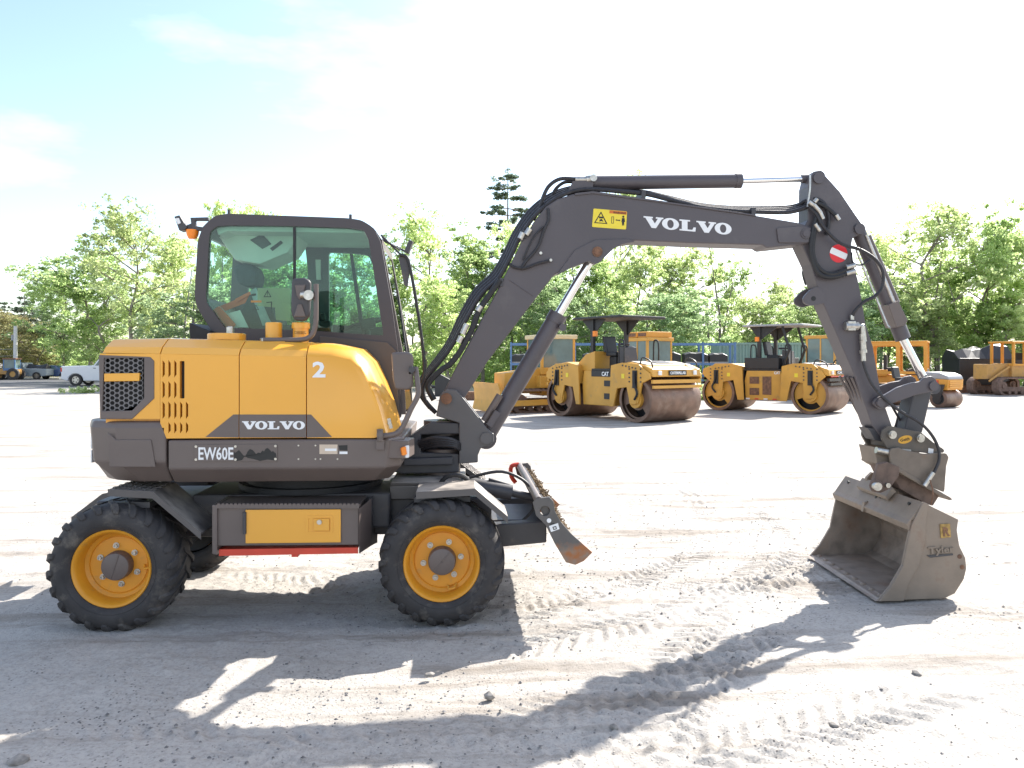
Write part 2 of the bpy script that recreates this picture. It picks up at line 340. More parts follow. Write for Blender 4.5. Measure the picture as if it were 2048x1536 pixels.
def ground_mat():
    m = bpy.data.materials.new('packed_gravel'); m.use_nodes = True; t = m.node_tree; b = t.nodes['Principled BSDF']; L = t.links.new
    b.inputs['Roughness'].default_value = .9; b.inputs['Specular IOR Level'].default_value = .2
    g = t.nodes.new('ShaderNodeNewGeometry')
    def noise(s, d=6, r=.6):
        n = t.nodes.new('ShaderNodeTexNoise'); n.inputs['Scale'].default_value = s; n.inputs['Detail'].default_value = d; n.inputs['Roughness'].default_value = r; L(g.outputs['Position'], n.inputs['Vector']); return n.outputs['Fac']
    def ramp(fac, p0, p1, c0, c1):
        r = t.nodes.new('ShaderNodeValToRGB'); e = r.color_ramp.elements; e[0].position = p0; e[1].position = p1; e[0].color = (*c0, 1); e[1].color = (*c1, 1); L(fac, r.inputs['Fac']); return r.outputs['Color']
    def mixc(fac, a, bb):
        x = t.nodes.new('ShaderNodeMixRGB'); L(fac, x.inputs['Fac']); L(a, x.inputs['Color1'])
        if isinstance(bb, tuple): x.inputs['Color2'].default_value = (*bb, 1)
        else: L(bb, x.inputs['Color2'])
        return x.outputs['Color']
    def mul(a, bb):
        x = t.nodes.new('ShaderNodeMath'); x.operation = 'MULTIPLY'; L(a, x.inputs[0]); L(bb, x.inputs[1]); return x.outputs[0]
    base = ramp(noise(.7), .3, .7, (.345,.322,.295), (.46,.432,.398))
    warm = ramp(noise(.16, 4), .5, .72, (0,0,0), (1,1,1)); base = mixc(mul(warm, ramp(noise(2.2), .35, .8, (.0,)*3, (.8,)*3)), base, (.36,.30,.24))
    fine = ramp(noise(38, 5, .75), .30, .55, (.45,)*3, (1,)*3)
    x = t.nodes.new('ShaderNodeMixRGB'); x.blend_type = 'MULTIPLY'; x.inputs['Fac'].default_value = .55; L(base, x.inputs['Color1']); L(fine, x.inputs['Color2']); base = x.outputs['Color']
    # dark stone chips, thick in patches
    vo = t.nodes.new('ShaderNodeTexVoronoi'); vo.inputs['Scale'].default_value = 42; L(g.outputs['Position'], vo.inputs['Vector'])
    chip = ramp(vo.outputs['Distance'], .20, .30, (1,)*3, (0,)*3)
    patch = ramp(noise(.85, 7, .7), .50, .62, (.05,)*3, (1,)*3)
    vs_ = t.nodes.new('ShaderNodeSeparateColor'); L(vo.outputs['Color'], vs_.inputs['Color'])
    pick = ramp(vs_.outputs[0], .45, .5, (0,)*3, (1,)*3)
    base = mixc(mul(mul(chip, patch), pick), base, (.06,.058,.06))
    mpn = t.nodes.new('ShaderNodeMapping'); mpn.inputs['Scale'].default_value = (.28,2.6,1); mpn.inputs['Rotation'].default_value = (0,0,.12); L(g.outputs['Position'], mpn.inputs['Vector'])
    sn = t.nodes.new('ShaderNodeTexNoise'); sn.inputs['Scale'].default_value = 1.1; sn.inputs['Detail'].default_value = 8; sn.inputs['Roughness'].default_value = .68; L(mpn.outputs[0], sn.inputs['Vector'])
    base = mixc(ramp(sn.outputs['Fac'], .51, .66, (0,)*3, (.8,)*3), base, (.19,.16,.13))
    damp = ramp(noise(.5, 8, .72), .57, .7, (0,)*3, (.6,)*3); base = mixc(mul(damp, ramp(noise(9, 6, .7), .42, .6, (0,)*3, (1,)*3)), base, (.15,.13,.115))
    L(base, b.inputs['Base Color'])
    ad = t.nodes.new('ShaderNodeMath'); ad.operation = 'ADD'; L(noise(55, 6, .7), ad.inputs[0]); L(chip, ad.inputs[1])
    bn = t.nodes.new('ShaderNodeBump'); bn.inputs['Strength'].default_value = .45; bn.inputs['Distance'].default_value = .012; L(ad.outputs[0], bn.inputs['Height']); L(bn.outputs['Normal'], b.inputs['Normal'])
    return m
GM = ground_mat()
gme, (gx, gy, gz) = build_ground()
ob('ground', gme, GM, kind='structure')
STONE = mat('grey_stone', (.24,.22,.20), .85, var=.3, scale=30, bump=.4, bscale=40)
def pebble(c, r, rng):
    v, f = [], []
    bm = bmesh.new(); bmesh.ops.create_icosphere(bm, subdivisions=1, radius=1)
    s = [r*rng.uniform(.6,1.3), r*rng.uniform(.6,1.3), r*rng.uniform(.4,.8)]; a = rng.uniform(0, 6.3)
    for q in bm.verts:
        k = rng.uniform(.75, 1.15); x, y, zz = q.co.x*s[0]*k, q.co.y*s[1]*k, q.co.z*s[2]*k
        v.append(Vector((c[0]+x*math.cos(a)-y*math.sin(a), c[1]+x*math.sin(a)+y*math.cos(a), c[2]+zz)))
    bm.verts.index_update()
    f = [tuple(q.index for q in p.verts) for p in bm.faces]; bm.free(); return v, f
def oct_(c, r, rng):
    a = rng.uniform(0, 6.3); ca, sa = math.cos(a)*r, math.sin(a)*r; k = rng.uniform(.5, 1); h = r*rng.uniform(.4, .8)
    return ([Vector((c[0]+ca, c[1]+sa, c[2])), Vector((c[0]-sa*k, c[1]+ca*k, c[2])), Vector((c[0]-ca, c[1]-sa, c[2])), Vector((c[0]+sa*k, c[1]-ca*k, c[2])), Vector((c[0], c[1], c[2]+h))],
            [(0,1,4),(1,2,4),(2,3,4),(3,0,4)])
rng = random.Random(3)
gs = []
for i in range(3600):
    px = rng.uniform(-50, 2100); py = rng.uniform(960, 1536)
    if rng.random() < .55: px, py = rng.gauss(1250, 260), rng.gauss(1110, 130)
    if not 930 < py < 1560: continue
    g = G(px, py); gs.append(oct_((g.x, g.y, .0), rng.choice((.005,.006,.008,.010,.014)), rng))
ob('gravel', merge(*gs), mat('loose_gravel', (.17,.16,.155), .9, var=.4, scale=15), kind='stuff', label='loose dark stone chips scattered over the yard', cat='gravel')
rng = random.Random(17)
for (px, py), r, lb in (((978,1396), .034, 'brownish stone lying in the sun in front of the front wheel shadow'),
                    ((860,1352), .03, 'small brown stone by the notch in the excavator shadow'),
                    ((1395,1315), .035, 'grey stone lying in the shadow of the digging arm'),
                    ((38,1528), .05, 'brown clod at the bottom left corner of the yard'),
                    ((1835,1351), .04, 'dark clod on the sunlit ground below the bucket'),
                    ((1668,1455), .03, 'small dark clod on the sunlit ground at lower right'),
                    ((1228,1458), .03, 'reddish clod on bright ground below the arm shadow')):
    g = G(px, py); o = ob('stone', pebble((0,0,0), r, rng), STONE, smooth=False, label=lb, cat='stone', bev=.004); o.location = (g.x, g.y, r*.3)

# ------------------------------------------------------------------ the wheeled excavator
E = empty('wheeled_excavator', (-1.26, 6.55, 0), label='yellow and charcoal wheeled excavator in the foreground, its bucket resting on the ground', cat='excavator', world=True)
YN, YF, YM = 5.62, 7.48, 6.38
# --- wheels
def make_wheel(c, s, deg):
    """c centre of the outer face, s=+1 outer face towards the camera"""
    wd, Ro, n = .42, .431, 64
    def q(y, r, a): return Vector((c[0]+r*math.cos(a), c[1]+s*y, c[2]+r*math.sin(a)))
    prof = [(.06,.258),(.035,.264),(.012,.285),(.003,.305),(.006,.308),(0,.325),(.004,.362),(.018,.393),(.045,.415),(.09,Ro),(wd/2,Ro+.004)]
    prof = prof+[(wd-y, r) for y, r in prof[-2::-1]]
    tg = lathe([(y*s, r) for y, r in prof], c, 'Y', n)
    lug = []
    for side in (0, 1):
        for i in range(22):
            a0 = 2*math.pi*(i+.5*side)/22+R(deg)
            st = [(.225,a0+.30,.445,.036),(.12,a0+.16,.446,.042),(.045,a0+.05,.441,.05),(.014,a0+.0,.415,.05),(.004,a0-.01,.386,.036)]
            lo, hi = [], []
            secs = []
            for y, a, r, wv in st:
                yy = y if side == 0 else wd-y; rb = r-.03
                yb = yy+(.018 if side == 0 else -.018) if r < .4 else yy
                secs.append([q(yy, r, a-wv), q(yy, r, a+wv), q(yb, rb, a+wv*1.3), q(yb, rb, a-wv*1.3)])
            lug.append(loft(secs))
    rim = lathe([(y*s, r) for y, r in [(.075,.262),(.03,.268),(.024,.262),(.03,.252),(.055,.240),(.10,.232),(.145,.228),(.160,.205),(.158,.201),(.164,.198),(.164,.196),(.158,.193),(.158,.05),(.30,.05),(.30,.25),(.075,.262)]], c, 'Y', 56)
    wh = ob('wheel', rim, RIM, E, smooth=True)
    ob('tyre', merge(tg, *lug), TYR, wh, smooth=True)
    hub = merge(lathe([(y*s, r) for y, r in [(.16,.100),(.10,.098),(.085,.092),(.083,.088),(.083,.006),(.088,.004),(.088,0)]], c, 'Y', 32), beam(q(.082,.086,R(deg+20)), q(.082,.086,R(deg+200)), .006, .006))
    ob('hub_cap', hub, GRY, wh, smooth=True)
    for k in range(6):
        a = R(deg*1.3+30+60*k); p = q(.158, .135, a)
        ob('wheel_nut', merge(disc((p.x,p.y,p.z), .021, 0, -.008*s, 14), lathe([(-.008*s,.015),(-.03*s,.014),(-.03*s,.009),(-.022*s,.008),(-.022*s,0)], (p.x,p.y,p.z), 'Y', 6)), STL, wh)
    p = q(.15, .205, R(deg*3+200)); ob('valve_bracket', tube([p+Vector((.03,0,.02)), p+Vector((.02,-.03*s,.0)), p+Vector((-.02,-.03*s,-.01)), p+Vector((-.03,0,.01))], .008, 6), YEL, wh)
    return wh
XR, XF, ZW = -2.392, -.149, .433
make_wheel((XR,5.575,ZW), 1, 52); make_wheel((XF,5.575,ZW), 1, 30); make_wheel((XR,7.525,ZW), -1, 10); make_wheel((XF,7.525,ZW), -1, 47)
# --- chassis
def X_(px, Y=YN): return W(px, 800, Y).x
def Z_(py, px, Y): return W(px, py, Y).z
ch = ob('chassis', merge(box(-2.75,.22,6.18,6.92,.52,.80), box(-2.0,-.55,6.05,7.05,.60,.86)), GRY2, E, bev=.015)
for x in (XR, XF):
    ob('axle', merge(lathe([(-.72,.07),(-.3,.085),(-.2,.14),(.2,.14),(.3,.085),(.72,.07)], (x,6.55,ZW), 'Y', 20), box(x-.12,x+.12,6.2,6.9,ZW,.56), disc((x,0,ZW), .25, 7.19, 7.21, 24), disc((x,0,ZW), .16, 7.0, 7.2, 24)), BLK, ch, smooth=False)
ob('turntable', merge(disc((-1.22,6.55,0), .56, .86, .90, 40, 'Z'), disc((-1.22,6.55,0), .50, .90, 1.02, 40, 'Z')), BLK, E, smooth=True)
# toolbox with the yellow door between the wheels
YT = 5.66
def TX(px): return X_(px, YT)
zt, zb = W(560,1012,YT).z, W(560,1092,YT).z
tb = ob('toolbox', slab(P([(433,1016),(718,1014),(718,1090),(433,1092)], YT+.02), (0,.42,0)), GRY, E, bev=.006)
ob('side_plate', slab(P([(424,1010),(434,1010),(434,1110),(424,1108)], YT), (0,.45,0)), GRY, tb, bev=.004)
pa = [W(718,1017,YT), W(741,998,5.88), W(741,1092,5.88), W(718,1107,YT)]
ob('side_plate', slab(pa, (.006,.012,0)), GRY, tb)
ob('side_plate', slab([W(741,998,5.885), W(755,982,6.35), W(755,1085,6.35), W(741,1092,5.885)], (-.012,0,0)), GRY2, tb)
dr = ob('toolbox_door', slab(P([(492,1019),(682,1018),(682,1084),(492,1086)], YT+.019), (0,-.014,0)), YEL, tb, bev=.003)
ob('handle_recess', slab(P(rnd([(611,1031),(666,1030),(666,1067),(611,1068)], 5), YT+.005), (0,-.004,0), [P([(617,1036),(661,1035),(661,1062),(617,1063)], YT+.005)]), YEL, dr, bev=.001)
ob('door_handle', slab(P([(628,1037),(659,1037),(659,1061),(628,1061)], YT+.004), (0,-.012,0)), YEL, dr, bev=.003)
q = W(639,1044,YT-.008); ob('door_lock', disc(q, .017, 0, -.012, 16), STL, dr, smooth=True)
ob('door_hinge', tube([W(489,1024,YT), W(489,1068,YT)], .013, 8), GRY2, dr)
def serrated(x0, x1, yt, yb, Y, n, mt, par, dep):
    pts = []; 
    for k in range(n):
        a = x0+(x1-x0)*k/n; s = (x1-x0)/n
        pts += [(a, yt+3), (a+s*.25, yt), (a+s*.75, yt), (a+s, yt+3)]
    pts = pts+[(x1, yb), (x0, yb)]
    return ob('step_tread', slab(P(pts, Y), (0, .02, 0)), mt, par)
serrated(433, 718, 1007, 1017, YT, 34, GRY, tb, .3)
ob('step_plate', slab(P([(430,1010),(720,1008),(720,1013),(430,1015)], YT+.02), (0,.40,0)), GRY, tb)
st = ob('red_step', slab(P([(438,1099),(716,1095),(716,1107),(438,1112)], YT+.02), (0,.012,0)), RED, E)
ob('step_plate', slab(P([(438,1099),(716,1095),(716,1097),(438,1101)], YT+.03), (0,.16,0)), RED, st)
ob('step_bracket', slab(P([(583,1104),(596,1104),(596,1114),(583,1114)], YT+.03), (0,.1,0)), RED, st)
serrated(440, 714, 1091, 1100, YT+.16, 34, RED, st, .02)
# fenders
DIA = mat('tread_plate', (.075,.072,.075), .45, .2, var=.1, scale=5)
def fender(pts, y0, y1, th=.012, lip=.045):
    """pts: list of (x,z) along the folded sheet"""
    sec = lambda y: [Vector((x, y, z)) for x, z in pts]+[Vector((x, y, z-th)) for x, z in reversed(pts)]
    g = slab(sec(y0), (0, y1-y0, 0))
    lp = [Vector((x, y0-.004, z+.003)) for x, z in pts]+[Vector((x, y0-.004, z-lip)) for x, z in reversed(pts)]
    return merge(g, slab(lp, (0, .008, 0)))
def studs(p0, p1, y0, y1, nx, ny):
    gs = []; p0, p1 = Vector(p0), Vector(p1)
    for i in range(nx):
        for j in range(ny):
            c = p0.lerp(p1, (i+.5)/nx); y = y0+(y1-y0)*(j+.5)/ny; d = (p1-p0).normalized()
            s = 1 if (i+j) % 2 else -1; a = Vector((c.x, y, c.y)); dd = Vector((d.x, 0, d.y))*.017+Vector((0, .017*s, 0)); nn = Vector((-d.y, 0, d.x))*(.006 if d.x > 0 else -.006)
            gs.append(beam(a-dd+nn, a+dd+nn, .008, .006))
    return merge(*gs)
def xz(px, py, Y): p = W(px, py, Y); return (p.x, p.z)
def mk_fender(pts, y0, y1, tread):
    f = ob('fender', fender(pts, y0, y1), GLARE, E)
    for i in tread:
        n = max(3, int((Vector(pts[i+1])-Vector(pts[i])).length/.045)); ob('anti_slip_studs', studs(pts[i], pts[i+1], y0+.02, y1-.02, n, int((y1-y0)/.05)), GLARE, f)
    return f
rp = [xz(216,979,5.64), xz(305,984,5.64), xz(402,1066,5.64)]
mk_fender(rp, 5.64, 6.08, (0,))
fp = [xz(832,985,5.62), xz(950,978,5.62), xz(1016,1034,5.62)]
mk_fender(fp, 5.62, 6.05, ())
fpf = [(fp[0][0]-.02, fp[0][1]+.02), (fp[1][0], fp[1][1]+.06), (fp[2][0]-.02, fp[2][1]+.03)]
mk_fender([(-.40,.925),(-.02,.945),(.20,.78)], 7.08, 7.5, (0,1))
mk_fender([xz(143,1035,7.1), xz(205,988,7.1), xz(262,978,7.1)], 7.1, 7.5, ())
ob('fender_bracket', merge(box(XR-.05,XR+.22,5.70,6.3,.83,.87), lathe([(.80,.0),(.80,.06),(.90,.06),(.90,0)], (XR+.08,5.85,0), 'Z', 16)), GRY2, E)
ob('fender_bracket', box(XF-.2,XF+.2,5.75,6.3,.84,.875), GRY2, E)
# --- dozer blade
BP = [(1066,1006),(1072,998),(1099,994),(1107,1003),(1110,1022),(1122,1044),(1141,1066),(1185,1105),(1168,1122),(1151,1130),(1132,1125),(1110,1088),(1091,1050),(1072,1031)]
hole = [W(1090+10*math.cos(t), 1022+10*math.sin(t), 5.58) for t in [2*math.pi*k/18 for k in range(18)]]
def blade_mat():
    m = mat('blade_plate', (.10,.092,.088), .5, var=.12, scale=8); t = m.node_tree; b = t.nodes['Principled BSDF']; L = t.links.new
    g = t.nodes.new('ShaderNodeNewGeometry'); s = t.nodes.new('ShaderNodeSeparateXYZ'); n = t.nodes.new('ShaderNodeTexNoise'); n.inputs['Scale'].default_value = 14; n.inputs['Detail'].default_value = 7
    L(g.outputs['Position'], s.inputs[0]); L(g.outputs['Position'], n.inputs['Vector'])
    a = t.nodes.new('ShaderNodeMath'); a.operation = 'MULTIPLY_ADD'; a.inputs[1].default_value = .16; L(n.outputs['Fac'], a.inputs[0]); L(s.outputs['Z'], a.inputs[2])
    mr = t.nodes.new('ShaderNodeMapRange'); mr.inputs['From Min'].default_value = .60; mr.inputs['From Max'].default_value = .66; mr.inputs['To Min'].default_value = 1; mr.inputs['To Max'].default_value = 0; L(a.outputs[0], mr.inputs['Value'])
    x = t.nodes.new('ShaderNodeMixRGB'); old = b.inputs['Base Color'].links[0].from_socket; L(old, x.inputs['Color1']); L(mr.outputs[0], x.inputs['Fac'])
    r = t.nodes.new('ShaderNodeValToRGB'); r.color_ramp.elements[0].color = (.30,.11,.035,1); r.color_ramp.elements[1].color = (.22,.17,.13,1); r.color_ramp.elements[0].position = .4; r.color_ramp.elements[1].position = .62; L(n.outputs['Fac'], r.inputs['Fac']); L(r.outputs['Color'], x.inputs['Color2'])
    L(x.outputs['Color'], b.inputs['Base Color']); return m
BLM = blade_mat()
bl = ob('dozer_blade', slab(P(BP, 5.58), (0,.03,0), [hole]), BLM, E, bev=.003)
ob('end_plate', slab([p+Vector((0,1.90,0)) for p in P(BP, 5.58)], (0,.03,0)), BLM, bl)
mp_ = P([(1075,1003),(1086,1030),(1103,1062),(1122,1090),(1146,1122)], 5.61)
mb_ = P([(1090,1000),(1100,1025),(1115,1056),(1134,1084),(1160,1117)], 5.61)
ob('mould_board', slab(mp_+mb_[::-1], (0,1.87,0)), BLM, bl)
DIRT = mat('dry_straw_dirt', (.16,.11,.06), .95, var=.5, scale=40, bump=.8, bscale=60)
rr = random.Random(4); gs = []
for k in range(900):
    t = rr.random(); i = min(3, int(t*4)); a = mb_[i].lerp(mb_[i+1], t*4-i); y = 5.64+rr.random()**1.5*1.8
    c = Vector((a.x+rr.uniform(0,.035), y, a.z+rr.uniform(-.01,.03))); d = Vector((rr.uniform(-1,1), rr.uniform(-1,1), rr.uniform(-.6,.6))).normalized()*rr.uniform(.01,.04)
    gs.append(beam(c-d, c+d, .008, .006))
ob('caked_dirt', merge(*gs), DIRT, bl, kind='stuff')
tp = W(1080,1001,5.59); ob('top_pipe', tube([tp+Vector((-.01,0,.0)), tp+Vector((-.01,1.90,0))], .028, 14), GRY, bl, smooth=True)
hk = tp+Vector((0,1.86,0)); ob('red_hook', tube(crv([hk+Vector((-.02,-.02,.02)), hk+Vector((-.09,-.02,.0)), hk+Vector((-.09,-.02,-.09)), hk+Vector((-.05,-.02,-.15))]), .02, 8), RED, bl)
q = W(1098,1041,5.578); ob('round_sticker', disc(q, .016, 0, -.002, 16), WHT, bl)
ob('data_sticker', slab(P([(1098,1052),(1116,1046),(1119,1058),(1102,1064)], 5.578), (0,-.002,0)), WHT, bl)
ob('sticker_print', merge(slab(P([(1105,1054),(1112,1052),(1114,1058),(1107,1060)], 5.575), (0,-.001,0), [P([(1107,1055),(1111,1054),(1112,1057),(1108,1058)], 5.575)]), slab(P([(1100,1048),(1108,1046),(1109,1047),(1101,1049)], 5.577), (0,-.002,0))), INK, bl)
for y in (5.98, 7.05):
    ob('blade_arm', loft([[Vector((x,y-.06,z0)),Vector((x,y+.06,z0)),Vector((x,y+.06,z1)),Vector((x,y-.06,z1))] for x, z0, z1 in ((-.1,.46,.66),(.25,.47,.64),(.62,.50,.66))]), GRY2, bl, bev=.01)
ob('blade_arm', box(.22,.60,6.2,6.9,.53,.62), GRY2, bl, bev=.008)
ob('blade_cylinder', merge(tube([(-.02,6.25,.90),(.38,6.25,.82)], .062, 18), tube([(.38,6.25,.82),(.60,6.25,.77)], .03, 12), tube([(.2,6.25,.93),(.36,6.25,.88)], .012, 8)), GRY2, bl, smooth=True)
ob('hydraulic_hose', tube(crv([(.05,6.2,.95),(.3,6.15,1.0),(.5,6.15,.9),(.55,6.2,.72),(.45,6.2,.6)]), .012, 8), HOSE, bl, smooth=True)
# tool bits lying on the chassis front
ob('chassis_cover', merge(box(-.55,.02,6.12,6.9,.90,.93), box(-.55,-.1,6.12,6.3,.80,.90)), GLARE, E, bev=.006)
ob('cover_hose', tube(crv([(-.2,6.1,.88),(-.12,6.05,.98),(.0,6.05,.98),(.08,6.1,.88)]), .018, 8), BLK, E, smooth=True)

# --- upper structure: skirt, counterweight
def levels(lv): return loft(lv)
def skirt(z, i, fx): # i inset
    a = X_(336); b = X_(fx)
    return [(a,YN+i,z),(b-.10,YN+i,z),(b,YN+.12+i,z),(b,YF-.12-i,z),(b-.10,YF-i,z),(a,YF-i,z)]
sk = ob('body_skirt', levels([skirt(Z_(963,560,YN+.12), .12, 772), skirt(Z_(937,560,YN), .0, 800), skirt(Z_(879,560,YN), 0, 806)]), GRY, E, bev=.012)
def cwt(z, i, j):
    a = X_(332); r = W(184,880,5.95).x+j
    return [(a,YN+i,z),(r+.30,YN+i,z),(r+.10,YN+.09+i,z),(r,YN+.30,z),(r,YF-.30,z),(r+.10,YF-.09-i,z),(r+.30,YF-i,z),(a,YF-i,z)]
cw = ob('counterweight', levels([cwt(Z_(964,260,YN+.12), .12, .13), cwt(Z_(925,260,YN), .0, .02), cwt(Z_(856,260,YN), 0, 0), cwt(Z_(843,260,YN), .015, .01)]), GRY, E, bev=.014)
ob('raised_panel', slab(P([(216,864),(233,879),(303,879),(312,934),(220,934)], YN+.001), (0,-.010,0)), GRY, cw, bev=.008)
for py in (884, 912): 
    r = W(186,py,5.84); ob('reflector', slab([r+Vector((.0,-.02,-.045)), r+Vector((.012,.03,-.045)), r+Vector((.012,.03,.045)), r+Vector((.0,-.02,.045))], (-.01,.004,0)), WHT, cw)
# plates, decals and screws on the skirt
pl = ob('model_plate', slab(P(rnd([(389,889),(555,888),(555,923),(389,923)], 4), YN), (0,-.006,0)), GRY, sk, bev=.001)
a_, b_, c_ = W(397,920,YN-.007), W(467,920,YN-.007), W(397,894,YN-.007)
ob('model_lettering', text('EW60E', .02, .002, a_, b_, c_), WHT, pl)
rr = random.Random(9); pts = [(468,917)]
top = [468,470,474,478,482,487,490,493,496,500,505,509,512,517,521,525,528,531,535,539,543,546,549,552]
tp_ = [902,906,903,900,905,911,913,908,902,898,900,904,908,905,906,901,903,898,896,899,904,902,905,907]
pts = [(x, y) for x, y in zip(top, tp_)]+[(553,921),(535,919),(520,922),(508,918),(496,916),(490,912),(484,920),(474,922),(468,920)]
ob('torn_decal', slab(P(pts, YN-.006), (0,-.002,0)), INK, pl)
for px, py in ((392,893),(392,919),(471,893),(471,919),(551,892),(551,918)): ob('screw', disc(W(px,py,YN-.006), .009, 0, -.004, 10), STL, pl)
for px, py in ((597,891),(597,918),(631,891),(631,918),(641,918),(675,918)): ob('screw', disc(W(px,py,YN), .006, 0, -.004, 8), STL, sk)
ob('data_plate', slab(P([(639,889),(675,889),(675,908),(639,908)], YN), (0,-.003,0)), mat('aluminium_plate', (.55,.45,.36), .45, .3), sk)
ob('data_plate', merge(slab(P([(679,903),(695,903),(695,908),(679,908)], YN), (0,-.003,0)), slab(P([(650,897),(673,897),(673,902),(650,902)], YN-.0035), (0,-.001,0))), WHT, sk)
ob('data_plate', slab(P([(677,891),(695,890),(695,901),(679,900)], YN), (0,-.002,0)), INK, sk)

# --- yellow hood, four panels
zb_ = Z_(876,560,YN)
def hood_sec(px, zc_py, zt_py, y_near=YN, gap=0.0):
    x = X_(px)+gap; zc, zt = Z_(zc_py, px, YN), Z_(zt_py, px+8, YN+.17)
    return x, zc, zt
def hood_panel(name, p0, p1, c0, t0, c1, t1, bot=None, hollow=False):
    secs = []
    for px, c, t, gp in ((p0, c0, t0, .003), (p1, c1, t1, -.003)):
        x, zc, zt = hood_sec(px, c, t, gap=gp)
        y = YN+.05 if hollow else YN
        s = [(x,YN,zc),(x,YN+.045,zc+(zt-zc)*.42),(x,YN+.16,zt-.006),(x,YN+.22,zt),(x,YM-.01,zt),(x,YM-.01,zb_),(x,y,zb_)]
        if hollow: s.append((x, y, zc-.001))
        secs.append(s)
    return ob(name, loft(secs), YEL, E, bev=.004)
# rear panel with honeycomb air grille
hp = hood_panel('hood_panel', 204, 320, 706, 678, 708, 676, hollow=True)
GO = [(203,713),(300,714),(308,722),(308,797),(264,838),(203,838)]
ob('side_face', slab(P([(200,707),(320,708),(320,838),(200,838)], YN), (0,.05,0), [P(GO, YN)]), YEL, hp)
ob('grille_frame', slab(P([(197,710),(300,714),(308,722),(308,797),(264,838),(200,838)], YN-.006), (0,.04,0), [P([(208,716),(288,716),(288,796),(264,821),(204,822)], YN-.006)]), GRY, hp, bev=.004)
ob('grille_backing', slab(P([(203,713),(300,714),(300,838),(203,838)], YN+.046), (0,.003,0)), INK, hp)
hexg = []
HXR, HYR = 6.2, 5.0
for r_ in range(23):
    for c_2 in range(6):
        cx_, cy_ = 206+c_2*HXR*3+(HXR*1.5 if r_ % 2 else 0), 716+r_*HYR
        if cx_ > 289 or cy_ > 823 or cx_+max(0, cy_-796)*.9 > 288+2 and cy_ > 796: continue
        o_ = [(cx_-HXR,cy_),(cx_-HXR*.5,cy_-HYR),(cx_+HXR*.5,cy_-HYR),(cx_+HXR,cy_),(cx_+HXR*.5,cy_+HYR),(cx_-HXR*.5,cy_+HYR)]
        i_ = [(cx_+(x-cx_)*.80, cy_+(y-cy_)*.78) for x, y in o_]
        hexg.append(slab(P(o_, YN+.004), (0,.012,0), [P(i_, YN+.004)]))
ob('honeycomb_mesh', merge(*hexg), HEXM, hp)
ob('grille_bar', slab(P([(208,747),(279,746),(278,762),(208,763)], YN-.008), (0,.03,0)), YEL, hp, bev=.003)
# engine panel with louvre slots
ep = hood_panel('hood_panel', 320, 478, 708, 676, 711, 680, hollow=True)
slots = []
for rw, (y0, y1) in enumerate(((720,755),(762,797),(803,838),(844,867))):
    for k in range(5):
        x = 325+k*11.7
        if rw < 2 and k > 2 or rw == 3 and k == 0: continue
        slots.append([(x,y0),(x+4.5,y0+6),(x+4.5,y1-6),(x,y1)])
slots.append(rnd([(359.5,722),(369,722),(369,797),(359.5,797)], 2, 2))
ob('louvred_face', slab(P([(320.5,708),(477.5,711),(477.5,876),(333,877),(320.5,846)], YN), (0,.045,0), [P(s, YN) for s in slots]), YEL, ep)
ob('louvre_backing', slab(P([(323,715),(385,715),(385,870),(333,872),(323,845)], YN+.044), (0,.004,0)), INK, ep)
cp = hood_panel('hood_panel', 478, 613, 711, 680, 714, 684)
# front panel: rounded towards the windscreen
def fsec(Y, pl): return P(pl, Y)
A = [(614,876),(614,714),(660,716),(700,722),(720,737),(741,775),(757,812),(766,845),(772,868),(748,876)]
x613 = X_(613)+.003
def lv(Y, dz, dx, n=10):
    o = []
    for i, (x, y) in enumerate(A):
        p = W(x, y, YN); o.append(Vector((x613 if i < 2 else p.x+dx*(0 if i in (2,9) else (.5 if i == 3 else 1)), Y, p.z+(dz if i in (1,2) else dz*.85 if i == 3 else dz*.45 if i == 4 else dz*.2 if i == 5 else 0))))
    return o
dz = Z_(685,621,YN+.17)-Z_(714,613,YN)
fpn = ob('hood_panel', loft([lv(YN,0,0), lv(YN+.012,dz*.2,.008), lv(YN+.05,dz*.5,.02), lv(YN+.10,dz*.8,.03), lv(YN+.17,dz,.038), lv(YM-.01,dz+.004,.05)]), YEL, E, smooth=True)
hp['label'] = 'yellow hood panel with honeycomb air grille'; ep['label'] = 'yellow hood panel with louvre slots'; cp['label'] = 'yellow hood panel with white lettering'; fpn['label'] = 'yellow hood panel curving down beside the windscreen'
# charcoal stripe, lettering
for nm, par, pl in (('stripe', ep, [(411,874),(467,829),(477.3,829),(477.3,875)]), ('stripe', cp, [(478.8,829),(612.3,829),(612.3,875),(478.8,875)]), ('stripe', fpn, [(614,829),(622,829),(664,874),(614,875)])):
    ob(nm, slab(P(pl, YN-.0004), (0,-.0025,0)), GRY, par)
ob('brand_lettering', slab_letters(W(484,859,YN-.003), W(610,859,YN-.003), W(484,842,YN-.003)), WHT, cp)
ob('number_decal', text('2', .03, .002, W(625,755,YN-.0005), W(651,755,YN-.0005), W(625,723,YN-.0005)), WHT, fpn)
ob('hood_latch', merge(slab(P([(770,838),(781,836),(786,856),(774,858)], YN+.10), (0,-.02,0)), disc(W(779,846,YN+.08), .012, 0, -.02, 10)), STL, fpn)
